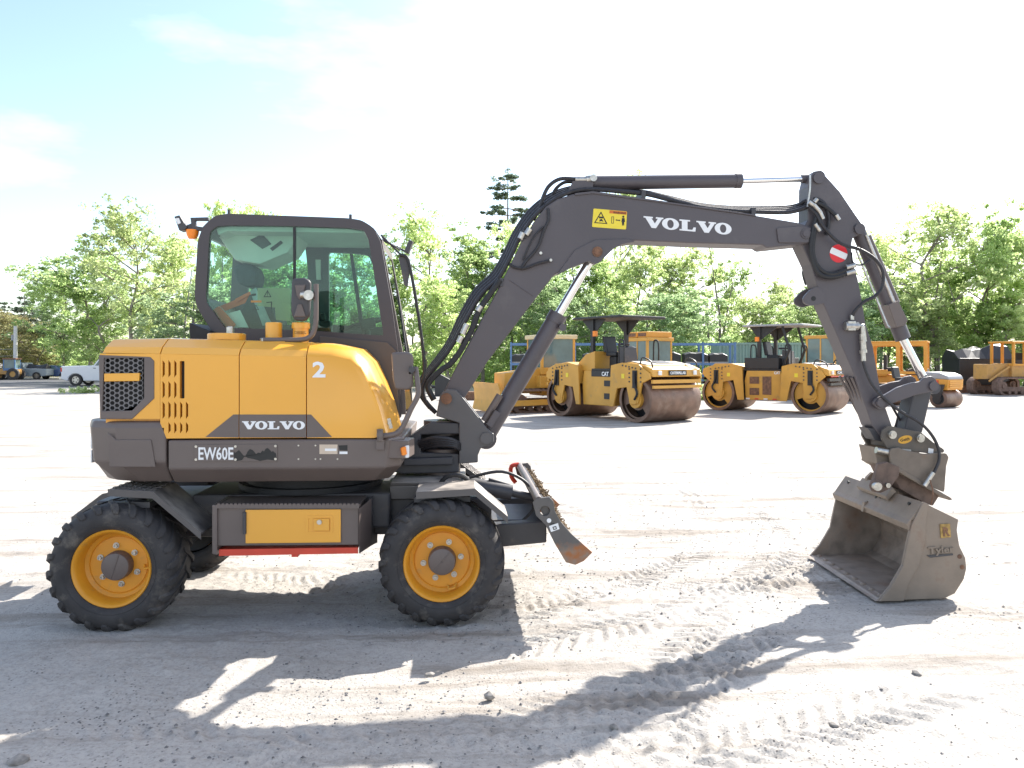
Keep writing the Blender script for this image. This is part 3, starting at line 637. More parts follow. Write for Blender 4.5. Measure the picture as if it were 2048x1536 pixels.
# fittings on the hood
YH = 5.95
def zyl(px0, px1, pyt, pyb, Y, mt, nm, par, n=24, tp=1.0):
    a, b = W(px0, pyb, Y), W(px1, pyb, Y); r = (b.x-a.x)/2; t = W(px0, pyt, Y).z
    return ob(nm, lathe([(a.z,0),(a.z,r),(t-.006,r*tp),(t,r*tp-.006),(t,0)], ((a.x+b.x)/2,Y,0), 'Z', n), mt, par, smooth=True)
hood_top = ep
zyl(416,491,667,680,YH,YEL,'access_cover',ep); zyl(453,468,653,668,YH,STL,'breather',ep)
zyl(531,564,645,684,YH,YEL,'filler_neck',cp); fc = zyl(586,617,652,686,YH,YEL,'fuel_cap',cp); zyl(583,620,645,657,YH,YEL,'cap_rim',cp,10)
ob('cap_lettering', text('DIESEL', .02, .002, W(589,668,YH-.075), W(613,668,YH-.075), W(589,662,YH-.075)), mat('brown_print', (.25,.12,.02), .6), cp)
zyl(520,548,676,688,YH-.05,STL,'mount_foot',cp)
# upper mirror on its tube
mir = ob('mirror', slab(P(rnd([(583,557),(610,555),(621,562),(619,632),(608,643),(588,641),(581,625)], 7), 5.86), (0,.06,0)), GRY2, E, bev=.018, seg=3)
ob('mirror_rib', merge(slab(P([(590,570),(612,569),(606,592),(600,600),(594,592)], 5.858), (0,-.012,0)), slab(P([(588,634),(596,608),(604,608),(612,634)], 5.858), (0,-.012,0))), GRY, mir, bev=.006)
ob('mirror_ball', merge(tube([W(606,590,5.85), W(619,590,5.80)], .028, 14), disc(W(619,591,5.80), .036, 0, -.04, 18)), STL, mir, smooth=True)
ob('mirror_tube', tube(crv([W(527,680,5.80), W(570,680,5.80), W(605,679,5.80), W(622,672,5.80), W(630,655,5.80), W(632,630,5.80), W(632,568,5.80)], 5), .018, 12), GRY, mir, smooth=True)
ob('mirror_mount', slab(P([(525,683),(570,683),(566,689),(530,689)], 5.78), (0,.12,0)), YEL, mir)
# front mirror and its bent arm
YR = 5.60
fm = ob('mirror', slab(P(rnd([(782,705),(819,704),(826,712),(826,772),(818,780),(790,779),(786,760)], 6), YR+.04), (0,.07,0)), GRY, E, bev=.022, seg=3)
ob('mirror_arm', tube(crv([W(763,872,YR), W(790,868,YR), W(804,856,YR), W(822,818,YR+.01), W(836,790,YR+.02), W(835,765,YR+.03), W(831,735,YR+.05)], 6), .019, 12), GRY, fm, smooth=True)
ob('mirror_clamp', merge(disc(W(824,739,YR+.04), .022, 0, -.05, 14), slab(P([(818,733),(834,733),(834,748),(818,748)], YR+.04), (0,.05,0))), GRY2, fm)
ob('arm_bracket', merge(slab(P([(752,880),(768,880),(768,900),(752,900)], YN-.03), (0,.06,0)), tube([W(760,858,YN-.03), W(760,882,YN-.03)], .022, 12), disc(W(760,869,YN-.05), .022, 0, -.02, 12)), GRY, fm, bev=.003)
# corner bracket with the side marker lamp
fb = ob('lamp_bracket', loft([[W(768,y0,YN+.01),W(816,y1,YN+.04),W(816,y1,YN+.04)+Vector((.03,.25,0)),W(768,y0,YN+.01)+Vector((0,.3,0))] for y0, y1 in ((917,917),(880,882))]), GRY, E, bev=.006)
ob('marker_lamp', slab(P(rnd([(800,896),(809,892),(812,908),(803,911)], 2), YN+.02), (.01,-.02,0)), ORG, fb, bev=.003)
ob('lamp_lens', slab(P(rnd([(809,892),(816,890),(816,914),(810,916)], 2), YN+.02), (.01,-.012,0)), WHT, fb, bev=.003)
# swing post
pst = ob('swing_frame', merge(slab(P([(770,940),(806,884),(862,844),(918,846),(921,868),(842,870),(842,905),(918,908),(918,945),(805,948)], 6.42), (0,.36,0)), slab(P([(806,918),(905,914),(905,930),(806,932)], 6.36), (0,.48,0))), GRY2, E, bev=.01)
for (a, b) in ((840,858),(858,868),(896,914),(926,946)):
    p0, p1 = W(884,a,6.6), W(884,b,6.6); ob('swing_collar', lathe([(p1.z,0),(p1.z,.15),(p0.z,.15),(p0.z,0)], (p0.x,6.6,0), 'Z', 28), GRY, pst, smooth=True)
for k in range(4): ob('hydraulic_hose', tube(crv([W(838,884+k*5,6.40+k*.02), W(870,876+k*5,6.33+k*.01), W(905,880+k*4,6.34), W(925,893+k*3,6.45)]), .017, 8), HOSE, pst, smooth=True)
ob('gap_filler', slab(P([(838,866),(922,864),(922,910),(838,910)], 6.62), (0,.05,0)), BLK, pst)  # dark block added to close the bright see-through behind the cut-out
SW = mat('swing_casting', (.10,.094,.095), .5, var=.08)
sp = [(872,832),(880,790),(893,778),(912,779),(930,800),(975,858),(988,868),(988,884),(978,892),(962,896),(956,910),(956,925),(918,928),(918,846)]
sw = ob('swing_bracket', merge(slab(P(sp, 6.40), (0,.05,0)), slab([p+Vector((0,.36,0)) for p in P(sp, 6.40)], (0,.05,0)), slab(P([(872,832),(920,838),(956,905),(956,925),(918,928),(918,846)], 6.44), (0,.34,0))), SW, E, bev=.008)
for px, py in ((893,797),(972,876)): ob('pivot_pin', disc(W(px,py,6.41), .045, .02, -.035, 20), RUST if py < 800 else SW, sw, smooth=True)
# --- cab
YC0, YC1 = 6.40, 7.42
CO = [(389,591),(395,482),(406,452),(430,431),(455,427),(695,436),(723,440),(747,455),(761,482),(783,608),(796,700),(803,838),(640,838),(440,690),(427,668),(406,635),(392,610)]
CH = [(412,591),(418,482),(420,464),(433,453),(455,451),(581,452),(695,456),(728,461),(737,479),(767,671),(635,662),(449,655),(414,606)]
cab = ob('cab', slab(P(rnd(CO, 9, 3), YC0), (0,.06,0), [P(rnd(CH, 4, 3), YC0)]), CABM, E, bev=.016, seg=3)
fo = [p+Vector((0,YC1-YC0,0)) for p in P(CO, YC0)]
fh1 = P(rnd([(498,512),(520,500),(600,492),(613,495),(618,540),(622,650),(520,652),(500,640)], 6, 3), YC1)
fh2 = P(rnd([(659,506),(705,508),(738,512),(760,560),(780,655),(660,650)], 6, 3), YC1)
ob('side_frame', slab(fo, (0,-.06,0), [fh1, fh2]), GRY2, cab)
ob('window_pane', slab(P(CH, YC0+.012), (0,.006,0)), CABG, cab)
for h in (fh1, fh2): ob('window_pane', slab([p+Vector((0,-.03,0)) for p in h], (0,.005,0)), CABG, cab)
ob('roof', slab(P([(400,470),(406,453),(430,432),(455,428),(695,437),(723,441),(747,456),(752,462),(735,462),(700,452),(460,447),(430,456),(412,472)], YC0+.061), (0,YC1-YC0-.122,0)), CABM, cab)
ob('headliner', merge(slab(P([(432,456),(460,449),(695,454),(730,462),(728,466),(455,462),(436,470)], YC0+.07), (0,YC1-YC0-.15,0)),
   slab([W(430,462,YC0+.3), W(560,468,YC0+.3), W(600,468,YC0+.3), W(575,505,YC0+.3), W(520,528,YC0+.3), W(470,520,YC0+.3)], (0,.45,0))), LINER, cab, bev=.01)
ob('ceiling_vent', slab([W(500,480,YC0+.295), W(525,468,YC0+.295), W(543,488,YC0+.295), W(525,498,YC0+.295)], (0,-.006,0)), GRY2, cab)
ob('ceiling_label', slab([W(540,497,YC0+.295), W(562,481,YC0+.295), W(566,486,YC0+.295), W(545,502,YC0+.295)], (0,-.005,0)), BLK, cab)
ob('sun_visor', slab(P([(545,453),(559,453),(558,478),(548,476)], YC0+.5), (0,.2,0)), SEAT, cab)
# rear wall below the window, floor, front frame
ob('cab_wall', slab([p+Vector((.012,.061,0)) for p in (W(389,591,YC0), W(398,600,YC0), W(436,664,YC0), W(440,690,YC0), W(427,668,YC0))], (0,YC1-YC0-.123,0)), GRY2, cab)
ob('cab_floor', box(W(440,690,YC0).x, W(798,700,YC0).x, YC0+.05, YC1-.05, 1.42, 1.48), GRY2, cab)
a0, a1, a2 = W(758,484,YC0), W(796,700,YC0), W(803,830,YC0)
for y in (.06, YC1-YC0-.10): ob('cab_pillar', slab([a0+Vector((-.03,y,0)), a0+Vector((.02,y,0)), a1+Vector((.03,y,0)), a2+Vector((.03,y,0)), a2+Vector((-.02,y,0)), a1+Vector((-.02,y,0))], (0,.05,0)), GRY, cab)
ob('windscreen', slab([a0+Vector((.012,.10,-.02)), a0+Vector((.012,YC1-YC0-.09,-.02)), a1+Vector((.015,YC1-YC0-.09,-.06)), a1+Vector((.015,.10,-.06))], (.006,0,0)), CABG, cab)
ob('windscreen', slab([a1+Vector((.015,.10,-.14)), a1+Vector((.015,YC1-YC0-.09,-.14)), a2+Vector((.02,YC1-YC0-.09,.03)), a2+Vector((.02,.10,.03))], (.006,0,0)), CABG, cab)
ob('windscreen_bar', box(a1.x-.02, a1.x+.03, YC0+.06, YC1-.06, a1.z-.14, a1.z-.06), GRY, cab)
ob('windscreen_header', box(a0.x-.05, a0.x+.02, YC0+.06, YC1-.06, a0.z-.03, a0.z+.03), GRY, cab)
ob('wiper', tube([a1+Vector((.05,.3,-.05)), a0.lerp(a1,.45)+Vector((.05,.42,0))], .009, 6), BLK, cab)
ob('grab_rail', tube(crv([W(800,510,YC0-.02), W(813,514,YC0-.03), W(820,535,YC0-.03), W(832,600,YC0-.03), W(845,690,YC0-.03), W(848,745,YC0-.02), W(840,775,YC0)], 5), .013, 10), BLK, cab, smooth=True)
ob('lamp_bracket', merge(slab(P([(797,515),(806,508),(818,520),(820,540),(815,575),(808,570)], YC0-.01), (0,.012,0)), tube([W(762,470,YC0+.02), W(800,508,YC0)], .009, 6), tube([W(765,480,YC0+.3), W(815,505,YC0+.1)], .009, 6)), GRY2, cab)
ob('work_lamp', slab(P([(818,479),(826,482),(817,506),(808,502)], YC0-.02), (0,.1,0)), GRY2, cab, bev=.006)
ob('work_lamp', merge(slab(P([(348,433),(359,430),(374,455),(368,460),(358,461)], YC0+.02), (0,.10,0)), slab(P([(362,455),(385,445),(392,458),(384,464)], YC0+.04), (0,.05,0)), slab(P([(380,435),(416,434),(416,441),(390,441),(392,452),(412,455),(410,462),(384,460)], YC0+.03), (0,.04,0))), GRY2, cab, bev=.005)
ob('lamp_glass', slab(P([(350,437),(358,436),(362,446),(356,449)], YC0+.018), (0,-.004,0)), WHT, cab)
q = W(385,465,YC0+.06); ob('beacon', lathe([(q.z-.055,0),(q.z-.05,.03),(q.z-.02,.045),(q.z+.02,.05),(q.z+.03,0)], (q.x,q.y,0), 'Z', 16), ORG, cab, smooth=True)
for px, py in ((458,422),(701,431)): ob('roof_stud', tube([W(px,py+8,YC0+.1), W(px,py-2,YC0+.1)], .012, 8), GRY2, cab)
ob('storage_box', slab(P([(378,645),(420,662),(420,684),(380,684)], YC0-.1), (0,.6,0)), BLK, cab, bev=.006)
ob('cab_panel', slab(P([(640,672),(775,684),(792,700),(800,838),(700,838),(640,800)], YC0-.004), (0,-.012,0)), mat('cab_lower_panel', (.085,.066,.055), .5, var=.05), cab, bev=.006)
ob('glazing_strip', slab(P([(586,454),(591,454),(591,580),(586,580)], YC0+.008), (0,.03,0)), BLK, cab)
# seat and controls
Ys = 6.93
seat = ob('seat', slab(P(rnd([(470,640),(505,575),(530,574),(552,640),(556,668),(480,672)], 8), Ys-.22), (0,.44,0)), SEAT, cab, bev=.03, seg=3)
ob('headrest', slab(P(rnd([(463,535),(478,525),(505,528),(516,545),(513,570),(495,575),(472,565)], 8), Ys-.13), (0,.26,0)), SEAT, cab, bev=.03, seg=3)
ob('seat_cushion', slab(P(rnd([(500,650),(590,650),(600,672),(500,680)], 6), Ys-.24), (0,.48,0)), SEAT, cab, bev=.02)
ob('plastic_wrap', slab(P([(500,582),(512,575),(540,640),(556,664),(530,664)], Ys-.235), (0,-.004,0)), PLST, cab)
ob('seat_belt', slab(P([(422,622),(438,612),(470,648),(466,656),(450,656)], YC0+.10), (0,.02,0)), BELT, cab)
ob('seat_belt', slab([W(470,598,YC0+.3), W(505,580,YC0+.3), W(508,585,YC0+.3), W(473,605,YC0+.3)], (0,.01,0)), BELT, cab); ob('seat_belt', slab([W(440,612,YC0+.32), W(500,588,YC0+.32), W(505,600,YC0+.32), W(450,622,YC0+.32)], (0,.01,0)), BELT, cab)
ob('paper_sheet', slab(P([(450,628),(480,620),(497,655),(455,654)], YC0+.16), (0,.004,0)), WHT, cab)
STK = film('film_sticker', (.62,.58,.36), .5)
ob('warning_sticker', slab(P([(515,576),(581,576),(581,642),(552,640),(550,615),(515,612)], YC0+.020), (0,.001,0)), STK, cab)
tri = lambda x, y, s, Y: slab(P([(x-s,y+s*.8),(x+s,y+s*.8),(x,y-s)], Y), (0,-.001,0), [P([(x-s*.68,y+s*.6),(x+s*.68,y+s*.6),(x,y-s*.62)], Y)])
ob('sticker_print', merge(tri(535,588,8,YC0+.0185), slab(P([(534.3,584),(535.7,584),(535.4,590),(534.6,590)], YC0+.0185), (0,-.001,0)), slab(P([(534.3,591),(535.7,591),(535.7,592.4),(534.3,592.4)], YC0+.0185), (0,-.001,0)),
   slab(P([(503,588),(512,587),(512,591),(503,592)], YC0+.0185), (0,-.001,0)), tri(512,615,6,YC0+.0185), slab(P([(533,604),(544,603),(544,618),(542,618),(542,605),(533,606)], YC0+.0185), (0,-.001,0))), INK, cab)
ob('sticker_bar', slab(P([(502,601),(523,601),(523,605),(502,605)], YC0+.0185), (0,-.001,0)), ORG, cab)
sc_ = W(728,648,6.95); ring = []
for k in range(29):
    t = 2*math.pi*k/28; ring.append(sc_+Vector((.17*math.cos(t), .17*math.sin(t), .05*math.cos(t))))
ob('steering_wheel', merge(tube(ring, .014, 8, False), beam(sc_+Vector((-.16,0,-.045)), sc_+Vector((.16,0,.045)), .03, .02), beam(sc_+Vector((0,-.16,0)), sc_, .03, .02)), BLK, cab, smooth=True)
ob('steering_column', tube([sc_, sc_+Vector((.12,0,-.45))], .035, 10), BLK, cab)
ob('control_lever', merge(tube([W(648,672,6.7), W(645,640,6.7)], .012, 8), lathe([(W(645,640,6.7).z-.02,0),(W(645,640,6.7).z,.025),(W(645,640,6.7).z+.05,.022),(W(645,640,6.7).z+.06,0)], (W(645,640,6.7).x,6.7,0), 'Z', 10)), BLK, cab)
ob('armrest_console', slab(P(rnd([(600,650),(660,640),(662,672),(600,676)], 5), 6.62), (0,.12,0)), BLK, cab, bev=.01)
ob('monitor', slab(P([(722,640),(748,634),(752,655),(726,660)], 6.6), (0,.03,0)), BLK, cab)
ob('door_latch_box', slab(P([(632,520),(642,520),(642,560),(634,560)], YC1-.075), (0,-.03,0)), LINER, cab)
pp = fh2[0]; ob('door_pillar', slab([W(700,508,YC1-.05), W(706,508,YC1-.05), W(728,650,YC1-.05), W(720,650,YC1-.05)], (0,-.03,0)), BLK, cab)

# --- boom
YB, BW = 6.47, .26
BO = [(882,818),(884,790),(924,711),(1002,567),(1044,481),(1070,440),(1092,413),(1115,398),(1145,388),(1185,384),(1300,400),(1420,418),(1512,431),(1595,445),(1621,453),(1630,464),(1629,478),(1618,487),(1534,496),(1525,490),(1380,486),(1272,481),(1245,485),(1225,496),(1208,512),(1200,522),(1190,526),(1178,520),(1145,531),(1109,549),(1073,595),(976,722),(915,818),(898,826)]
boom = ob('boom', slab(P(BO, YB), (0,BW,0)), BOOM, E, bev=.010)
# cheek plates and weld lines
ob('cheek_plate', slab(P(rnd([(1112,552),(1150,500),(1190,480),(1255,478),(1270,484),(1245,488),(1225,499),(1210,514),(1200,525),(1190,529),(1177,522),(1145,534)], 3, 2), YB), (0,-.012,0)), BOOM, boom, bev=.006)
ob('cheek_plate', slab(P(rnd([(1552,456),(1600,452),(1622,456),(1629,466),(1628,477),(1616,486),(1556,486)], 4, 2), YB), (0,-.014,0)), BOOM, boom, bev=.006)
ob('top_flange', slab(P([(1150,386),(1186,382),(1300,398),(1512,429),(1512,432),(1300,402),(1186,387),(1150,391)], YB-.012), (0,BW+.024,0)), BOOM, boom, bev=.003)
ob('weld_seam', tube([W(1018,560,YB), W(1066,592,YB)], .004, 6), BOOM, boom)
wb = [W(1287,455,YB-.001), W(1463,470.5,YB-.001), W(1287,431.5,YB-.001)]
ob('brand_lettering', slab_letters(*wb), WHT, boom)
wl = ob('warning_label', slab(P(rnd([(1187,417),(1254,423),(1252,459),(1184,454)], 2, 2), YB), (0,-.002,0)), YLB, boom)
wt = P([(1202,423),(1215,448),(1188,446)], YB-.0025)
ob('label_print', merge(slab(wt, (0,-.001,0), [P([(1202,426.5),(1211.5,446.2),(1191,444.6)], YB-.0025)]), slab(P([(1198,433),(1206,433.5),(1206,437),(1198,436.5)], YB-.0025), (0,-.001,0)), slab(P([(1199,439),(1204,438),(1207,444),(1203,442),(1199,443)], YB-.0025), (0,-.001,0)),
   slab(P([(1223,433),(1228,433.3),(1227.5,447),(1222.5,446.7)], YB-.0025), (0,-.001,0), [P([(1224,434),(1227,434.2),(1226.6,446),(1223.4,445.8)], YB-.0025)]), slab(P([(1231,440),(1234,438.4),(1234,439.6),(1238,439.8),(1238,438.8),(1241,441),(1238,442.6),(1238,441.4),(1234,441.2),(1234,442)], YB-.0025), (0,-.001,0)),
   slab(P([(1244,436),(1249,436.3),(1250,444),(1248.4,444),(1248,451),(1246.6,451),(1246.2,445),(1245.8,451),(1244.2,451),(1244,444),(1242.8,444)], YB-.0025), (0,-.001,0)), disc(W(1246.6,433.4,YB-.0025), .009, 0, -.001, 10)), INK, wl)
ob('label_band', slab(P([(1219,420.5),(1253.4,423.5),(1253,429.5),(1218.6,426.5)], YB-.0022), (0,-.0012,0)), mat('label_orange', (.62,.16,.02), .5), wl)
ob('label_lettering', text('WARNING', .02, .0006, W(1226,427,YB-.0036), W(1252,429,YB-.0036), W(1226.3,422.6,YB-.0036)), INK, wl)
for px, py, m_ in ((1194,504,RUST), (1610,468,BOOM)): ob('pivot_pin', merge(disc(W(px,py,YB), .042, .0, -.022, 22), disc(W(px,py,YB), .028, 0, -.03, 18)), m_, boom, smooth=True)
for px, py in ((1081,507),(1101,521)): ob('hose_boss', disc(W(px,py,YB), .012, 0, -.03, 10), STL, boom, smooth=True)
# --- boom lift cylinder
bc = ob('boom_cylinder', merge(tube([W(976,866,6.60), W(1110,640,6.60)], .072, 24), tube([W(1107,645,6.60), W(1117,628,6.60)], .078, 24)), BOOM, E, smooth=True)
ob('cylinder_rod', tube([W(1112,637,6.60), W(1188,508,6.60)], .035, 20), CHR, bc, smooth=True)
ob('cylinder_eye', merge(disc(W(972,876,6.60), .085, -.07, .07, 22), disc(W(1192,503,6.60), .06, -.06, .06, 22)), BOOM, bc, smooth=True)
pA, pB = W(985,850,6.53), W(1002,822,6.53)
ob('port_block', beam(pA+Vector((-.03,-.07,0)), pB+Vector((-.03,-.07,0)), .05, .05), BOOM, bc); ob('port_plug', disc(W(1125,655,6.52), .03, .03, -.02, 12), BOOM, bc)
ob('rod_cover', tube([W(968,842,6.50), W(1000,790,6.50)], .03, 10), GRY, bc, smooth=True)
# --- arm cylinder on top of the boom
ac = ob('arm_cylinder', merge(tube([W(1182,366,6.60), W(1474,362,6.60)], .058, 24), tube([W(1470,362,6.60), W(1482,362,6.60)], .062, 24)), BOOM, E, smooth=True)
ob('cylinder_rod', tube([W(1480,362,6.60), W(1612,358,6.60)], .024, 18), CHR, ac, smooth=True)
ob('rod_eye', merge(tube([W(1603,358,6.60), W(1622,357,6.60)], .036, 14), disc(W(1632,357,6.60), .055, -.06, .06, 18)), BOOM, ac, smooth=True)
ob('cylinder_mount', merge(slab(P([(1132,390),(1146,362),(1186,358),(1186,392)], 6.52), (0,.03,0)), slab(P([(1132,390),(1146,362),(1186,358),(1186,392)], 6.65), (0,.03,0))), BOOM, ac)
ob('swivel_fitting', merge(tube([W(1150,359,6.54), W(1172,359,6.54)], .024, 12), tube([W(1172,359,6.54), W(1182,358,6.54)], .032, 12), disc(W(1186,357,6.53), .03, 0, -.03, 10)), STL, ac, smooth=True)
# --- dipper arm
YA, AW = 6.50, .20
AO = [(1622,352),(1629,342),(1640,341),(1652,352),(1680,383),(1709,426),(1725,449),(1726,460),(1720,469),(1706,476),(1703,492),(1705,520),(1716,558),(1723,595),(1732,649),(1746,692),(1763,791),(1784,851),(1790,868),(1780,880),(1764,876),(1745,852),(1709,750),(1669,658),(1646,606),(1634,569),(1622,529),(1603,489),(1600,470),(1616,440),(1617,372)]
arm = ob('dipper_arm', slab(P(AO, YA), (0,AW,0)), BOOM, E, bev=.008)
lug = rnd([(1620,580),(1634,572),(1650,585),(1652,606),(1622,612),(1608,606),(1606,596)], 5, 3)
ob('lug', slab(P(lug, YA-.006), (0,.03,0)), BOOM, arm, bev=.003); ob('lug', slab([p+Vector((0,AW-.02,0)) for p in P(lug, YA)], (0,.026,0)), BOOM, arm, bev=.003)
ob('lug_hole', disc(W(1627,597,YA-.006), .02, .0, -.003, 14), INK, arm)
for px, py in ((1610,467),(1636,357),(1718,458)): ob('pivot_pin', disc(W(px,py,YA), .045, 0, -.02, 20), BOOM, arm, smooth=True)
ob('pivot_pin', merge(disc(W(1757,805,YA), .052, 0, -.04, 20), disc(W(1757,805,YA-.04), .035, 0, -.05, 16)), BOOM, arm, smooth=True)
# round red reflector with the white bar
rs = W(1677,507,YA-.001); rad = .076
ob('round_reflector', disc(rs, rad, 0, -.002, 36), mat('reflector_red', (.72,.02,.03), .4, var=.02), arm)
ang = R(-23); ex, ez = Vector((math.cos(ang),0,math.sin(ang))), Vector((-math.sin(ang),0,math.cos(ang)))
hh = .026; ww = math.sqrt(rad*rad-hh*hh); bar = [rs+Vector((0,-.0025,0))+ex*ww*a+ez*hh*b for a, b in ((-1,-1),(1,-1))]
arc = [rs+Vector((0,-.0025,0))+ex*rad*math.cos(t)+ez*rad*math.sin(t) for t in [(-1+2*k/6)*math.asin(hh/rad) for k in range(1,6)]]
arc2 = [rs+Vector((0,-.0025,0))+ex*(-rad)*math.cos(t)+ez*rad*math.sin(t) for t in [(1-2*k/6)*math.asin(hh/rad) for k in range(1,6)]]
ob('reflector_bar', slab([bar[0], bar[1]]+arc+[rs+Vector((0,-.0025,0))+ex*ww+ez*hh, rs+Vector((0,-.0025,0))-ex*ww+ez*hh]+arc2, (0,-.001,0)), WHT, arm)
# hard pipes on the near edge of the arm
for k in range(4): ob('hydraulic_pipe', tube([W(1679+k*8,752+k*1,6.72-k*.06), W(1741+k*5,868,6.72-k*.06)], .012, 8), GRY, arm, smooth=True)
ob('pipe_cover', slab(P([(1736,856),(1752,858),(1768,884),(1750,880)], YA+.01), (0,.16,0)), GRY2, arm)
# valve and couplings on the arm
vb = ob('shut_off_valve', merge(tube([W(1690,652,YA-.03), W(1716,652,YA-.03)], .036, 12), slab(P([(1697,642),(1712,642),(1712,661),(1697,661)], YA-.06), (0,.07,0)), tube([W(1704,640,YA-.03), W(1704,630,YA-.03)], .018, 10), tube([W(1716,651,YA-.03), W(1727,653,YA-.03)], .02, 10)), STL, E, smooth=False, bev=.003)
ob('quick_coupling', merge(*[tube([W(1725+.2*k,a,YA-.04), W(1726+.2*k,b,YA-.04)], r, 12) for k, (a, b, r) in enumerate(((652,668,.022),(668,680,.027),(680,684,.03),(684,700,.024),(700,706,.03),(706,722,.02)))]), STL, vb)
# --- bucket cylinder
kc = ob('bucket_cylinder', merge(tube([W(1715,458,6.60), W(1797,655,6.60)], .058, 22), tube([W(1795,650,6.60), W(1806,678,6.60)], .064, 22)), BOOM, E, smooth=True)
ob('cylinder_rod', tube([W(1805,676,6.60), W(1852,766,6.60)], .034, 18), CHR, kc, smooth=True)
ob('cylinder_guard', slab(P([(1777,609),(1797,601),(1816,640),(1812,650),(1793,655)], 6.50), (0,.18,0)), GRY, kc, bev=.006)
ob('side_tube', tube([W(1735,472,6.66), W(1793,606,6.66)], .03, 12), GRY, kc, smooth=True)
ob('side_tube', tube([W(1732,470,6.54), W(1788,608,6.54)], .014, 8), STL, kc, smooth=True)
ob('rod_eye', merge(tube([W(1846,752,6.60), W(1858,772,6.60)], .044, 14), disc(W(1862,776,6.60), .05, -.06, .06, 18)), GRY2, kc, smooth=True)
ob('hard_line', tube([W(1712,500,6.52), W(1775,650,6.52), W(1780,656,6.50)], .009, 8), STL, kc, smooth=True)
# --- rocker and push link
RK = rnd([(1746,806),(1752,796),(1768,791),(1795,775),(1822,766),(1841,763),(1849,755),(1863,752),(1873,759),(1875,772),(1868,783),(1856,785),(1832,790),(1802,801),(1785,807),(1770,817),(1757,819)], 3, 2)
rk = ob('rocker_link', slab(P(RK, 6.44), (0,.035,0)), BOOM, E, bev=.006)
ob('rocker_plate', slab([p+Vector((0,.30,0)) for p in P(RK, 6.44)], (0,.035,0)), BOOM, rk, bev=.006)
for px, py in ((1866,772),): ob('pivot_pin', disc(W(px,py,6.44), .04, 0, -.02, 20), BOOM, rk, smooth=True)
ob('push_link', slab(P([(1828,785),(1850,780),(1864,784),(1846,862),(1838,880),(1818,880),(1809,862)], 6.51), (0,.18,0)), GRY2, E, bev=.012)
# --- quick coupler and tilt head
CPM = mat('coupler_paint', (.095,.080,.066), .5, var=.15, scale=8, dirt=(.17,.10,.06), dirt_amt=.08, dscale=8)
cpl = rnd([(1764,878),(1766,860),(1777,851),(1795,855),(1842,864),(1866,884),(1890,900),(1884,912),(1850,906),(1800,900),(1775,898)], 3, 2)
cq = ob('quick_coupler', merge(slab(P(cpl, 6.42), (0,.03,0)), slab([p+Vector((0,.33,0)) for p in P(cpl, 6.42)], (0,.03,0)), slab(P([(1776,880),(1880,900),(1882,908),(1778,896)], 6.44), (0,.30,0))), CPM, E, bev=.005)
for px, py in ((1782,869),(1838,876)): ob('pivot_pin', merge(disc(W(px,py,6.42), .034, 0, -.03, 18), disc(W(px,py,6.40), .018, 0, -.03, 12)), STL, cq, smooth=True)
el = [W(1810+14*math.cos(t), 879+8*math.sin(t)-2.5*math.cos(t), 6.42) for t in [2*math.pi*k/24 for k in range(24)]]
ob('oval_badge', slab(el, (0,-.003,0)), mat('badge_gold', (.62,.32,.03), .5), cq)
ob('badge_lettering', text('Geith', .01, .0015, W(1801,884,6.4165), W(1819,880,6.4165), W(1800.5,878,6.4165)), INK, cq)
ob('small_sticker', slab(P([(1857,896),(1867,898),(1866,907),(1856,906)], 6.418), (0,-.002,0)), WHT, cq)
ob('small_sticker', slab(P([(1800,897),(1822,899),(1822,903),(1800,901)], 6.418), (0,-.002,0)), mat('grey_sticker', (.4,.38,.35), .5), cq)
hkp = rnd([(1779,906),(1783,897),(1798,895),(1812,901),(1850,908),(1880,906),(1892,906),(1898,914),(1893,932),(1889,985),(1846,966),(1800,938),(1782,928)], 3, 2)
hk_ = ob('tilt_hanger', merge(slab(P(hkp, 6.38), (0,.025,0)), slab([p+Vector((0,.42,0)) for p in P(hkp, 6.38)], (0,.025,0)), slab(P([(1782,926),(1846,964),(1900,994),(1906,999),(1900,1001),(1844,972),(1780,934)], 6.36), (0,.48,0))), mat('hanger_brown', (.17,.135,.105), .6, var=.2, scale=7, bump=.15, bscale=60, dirt=(.20,.12,.07), dirt_amt=.12, dscale=6), E, bev=.005)
ob('hanger_pin', merge(tube([W(1752,900,6.42), W(1782,906,6.42)], .028, 14), tube([W(1752,914,6.5), W(1782,916,6.5)], .022, 12)), STL, hk_, smooth=True)
ob('hanger_block', slab(P([(1748,894),(1782,902),(1784,930),(1755,928)], 6.46), (0,.26,0)), BKT, hk_, bev=.005)
DKB = mat('tilt_rust_brown', (.13,.085,.065), .65, var=.3, scale=14, bump=.2, bscale=50)
tl = ob('tilt_head', merge(slab(P([(1757,928),(1775,924),(1800,934),(1798,952),(1780,978),(1762,986),(1748,984),(1743,972),(1750,955)], 6.30), (0,.05,0)), slab(P([(1775,928),(1845,968),(1880,990),(1866,1012),(1845,1004),(1800,978)], 6.44), (0,.34,0)), tube([W(1752,972,6.24), W(1752,972,6.44)], .05, 18)), DKB, E, bev=.006)
ob('tilt_pin', disc(W(1751,972,6.25), .034, 0, -.04, 16), STL, tl, smooth=True); ob('tilt_pin', disc(W(1773,970,6.30), .02, 0, -.03, 12), STL, tl, smooth=True)
# --- ditching bucket
BY, BWD, bang = 5.98, 1.44, R(3.7)
bv = Vector((math.sin(bang), math.cos(bang), 0))*BWD; bu = bv.normalized()
BS = [(1845,1006),(1917,1041),(1914,1062),(1919,1094),(1931,1118),(1933,1139),(1928,1160),(1910,1189),(1889,1199),(1805,1202),(1772,1203),(1756,1203),(1780,1175),(1805,1132),(1814,1087),(1822,1051)]
bs = P(BS, BY); mz = min(p.z for p in bs); bs = [Vector((p.x, p.y, p.z-mz+.005)) for p in bs]
th = bu*.025
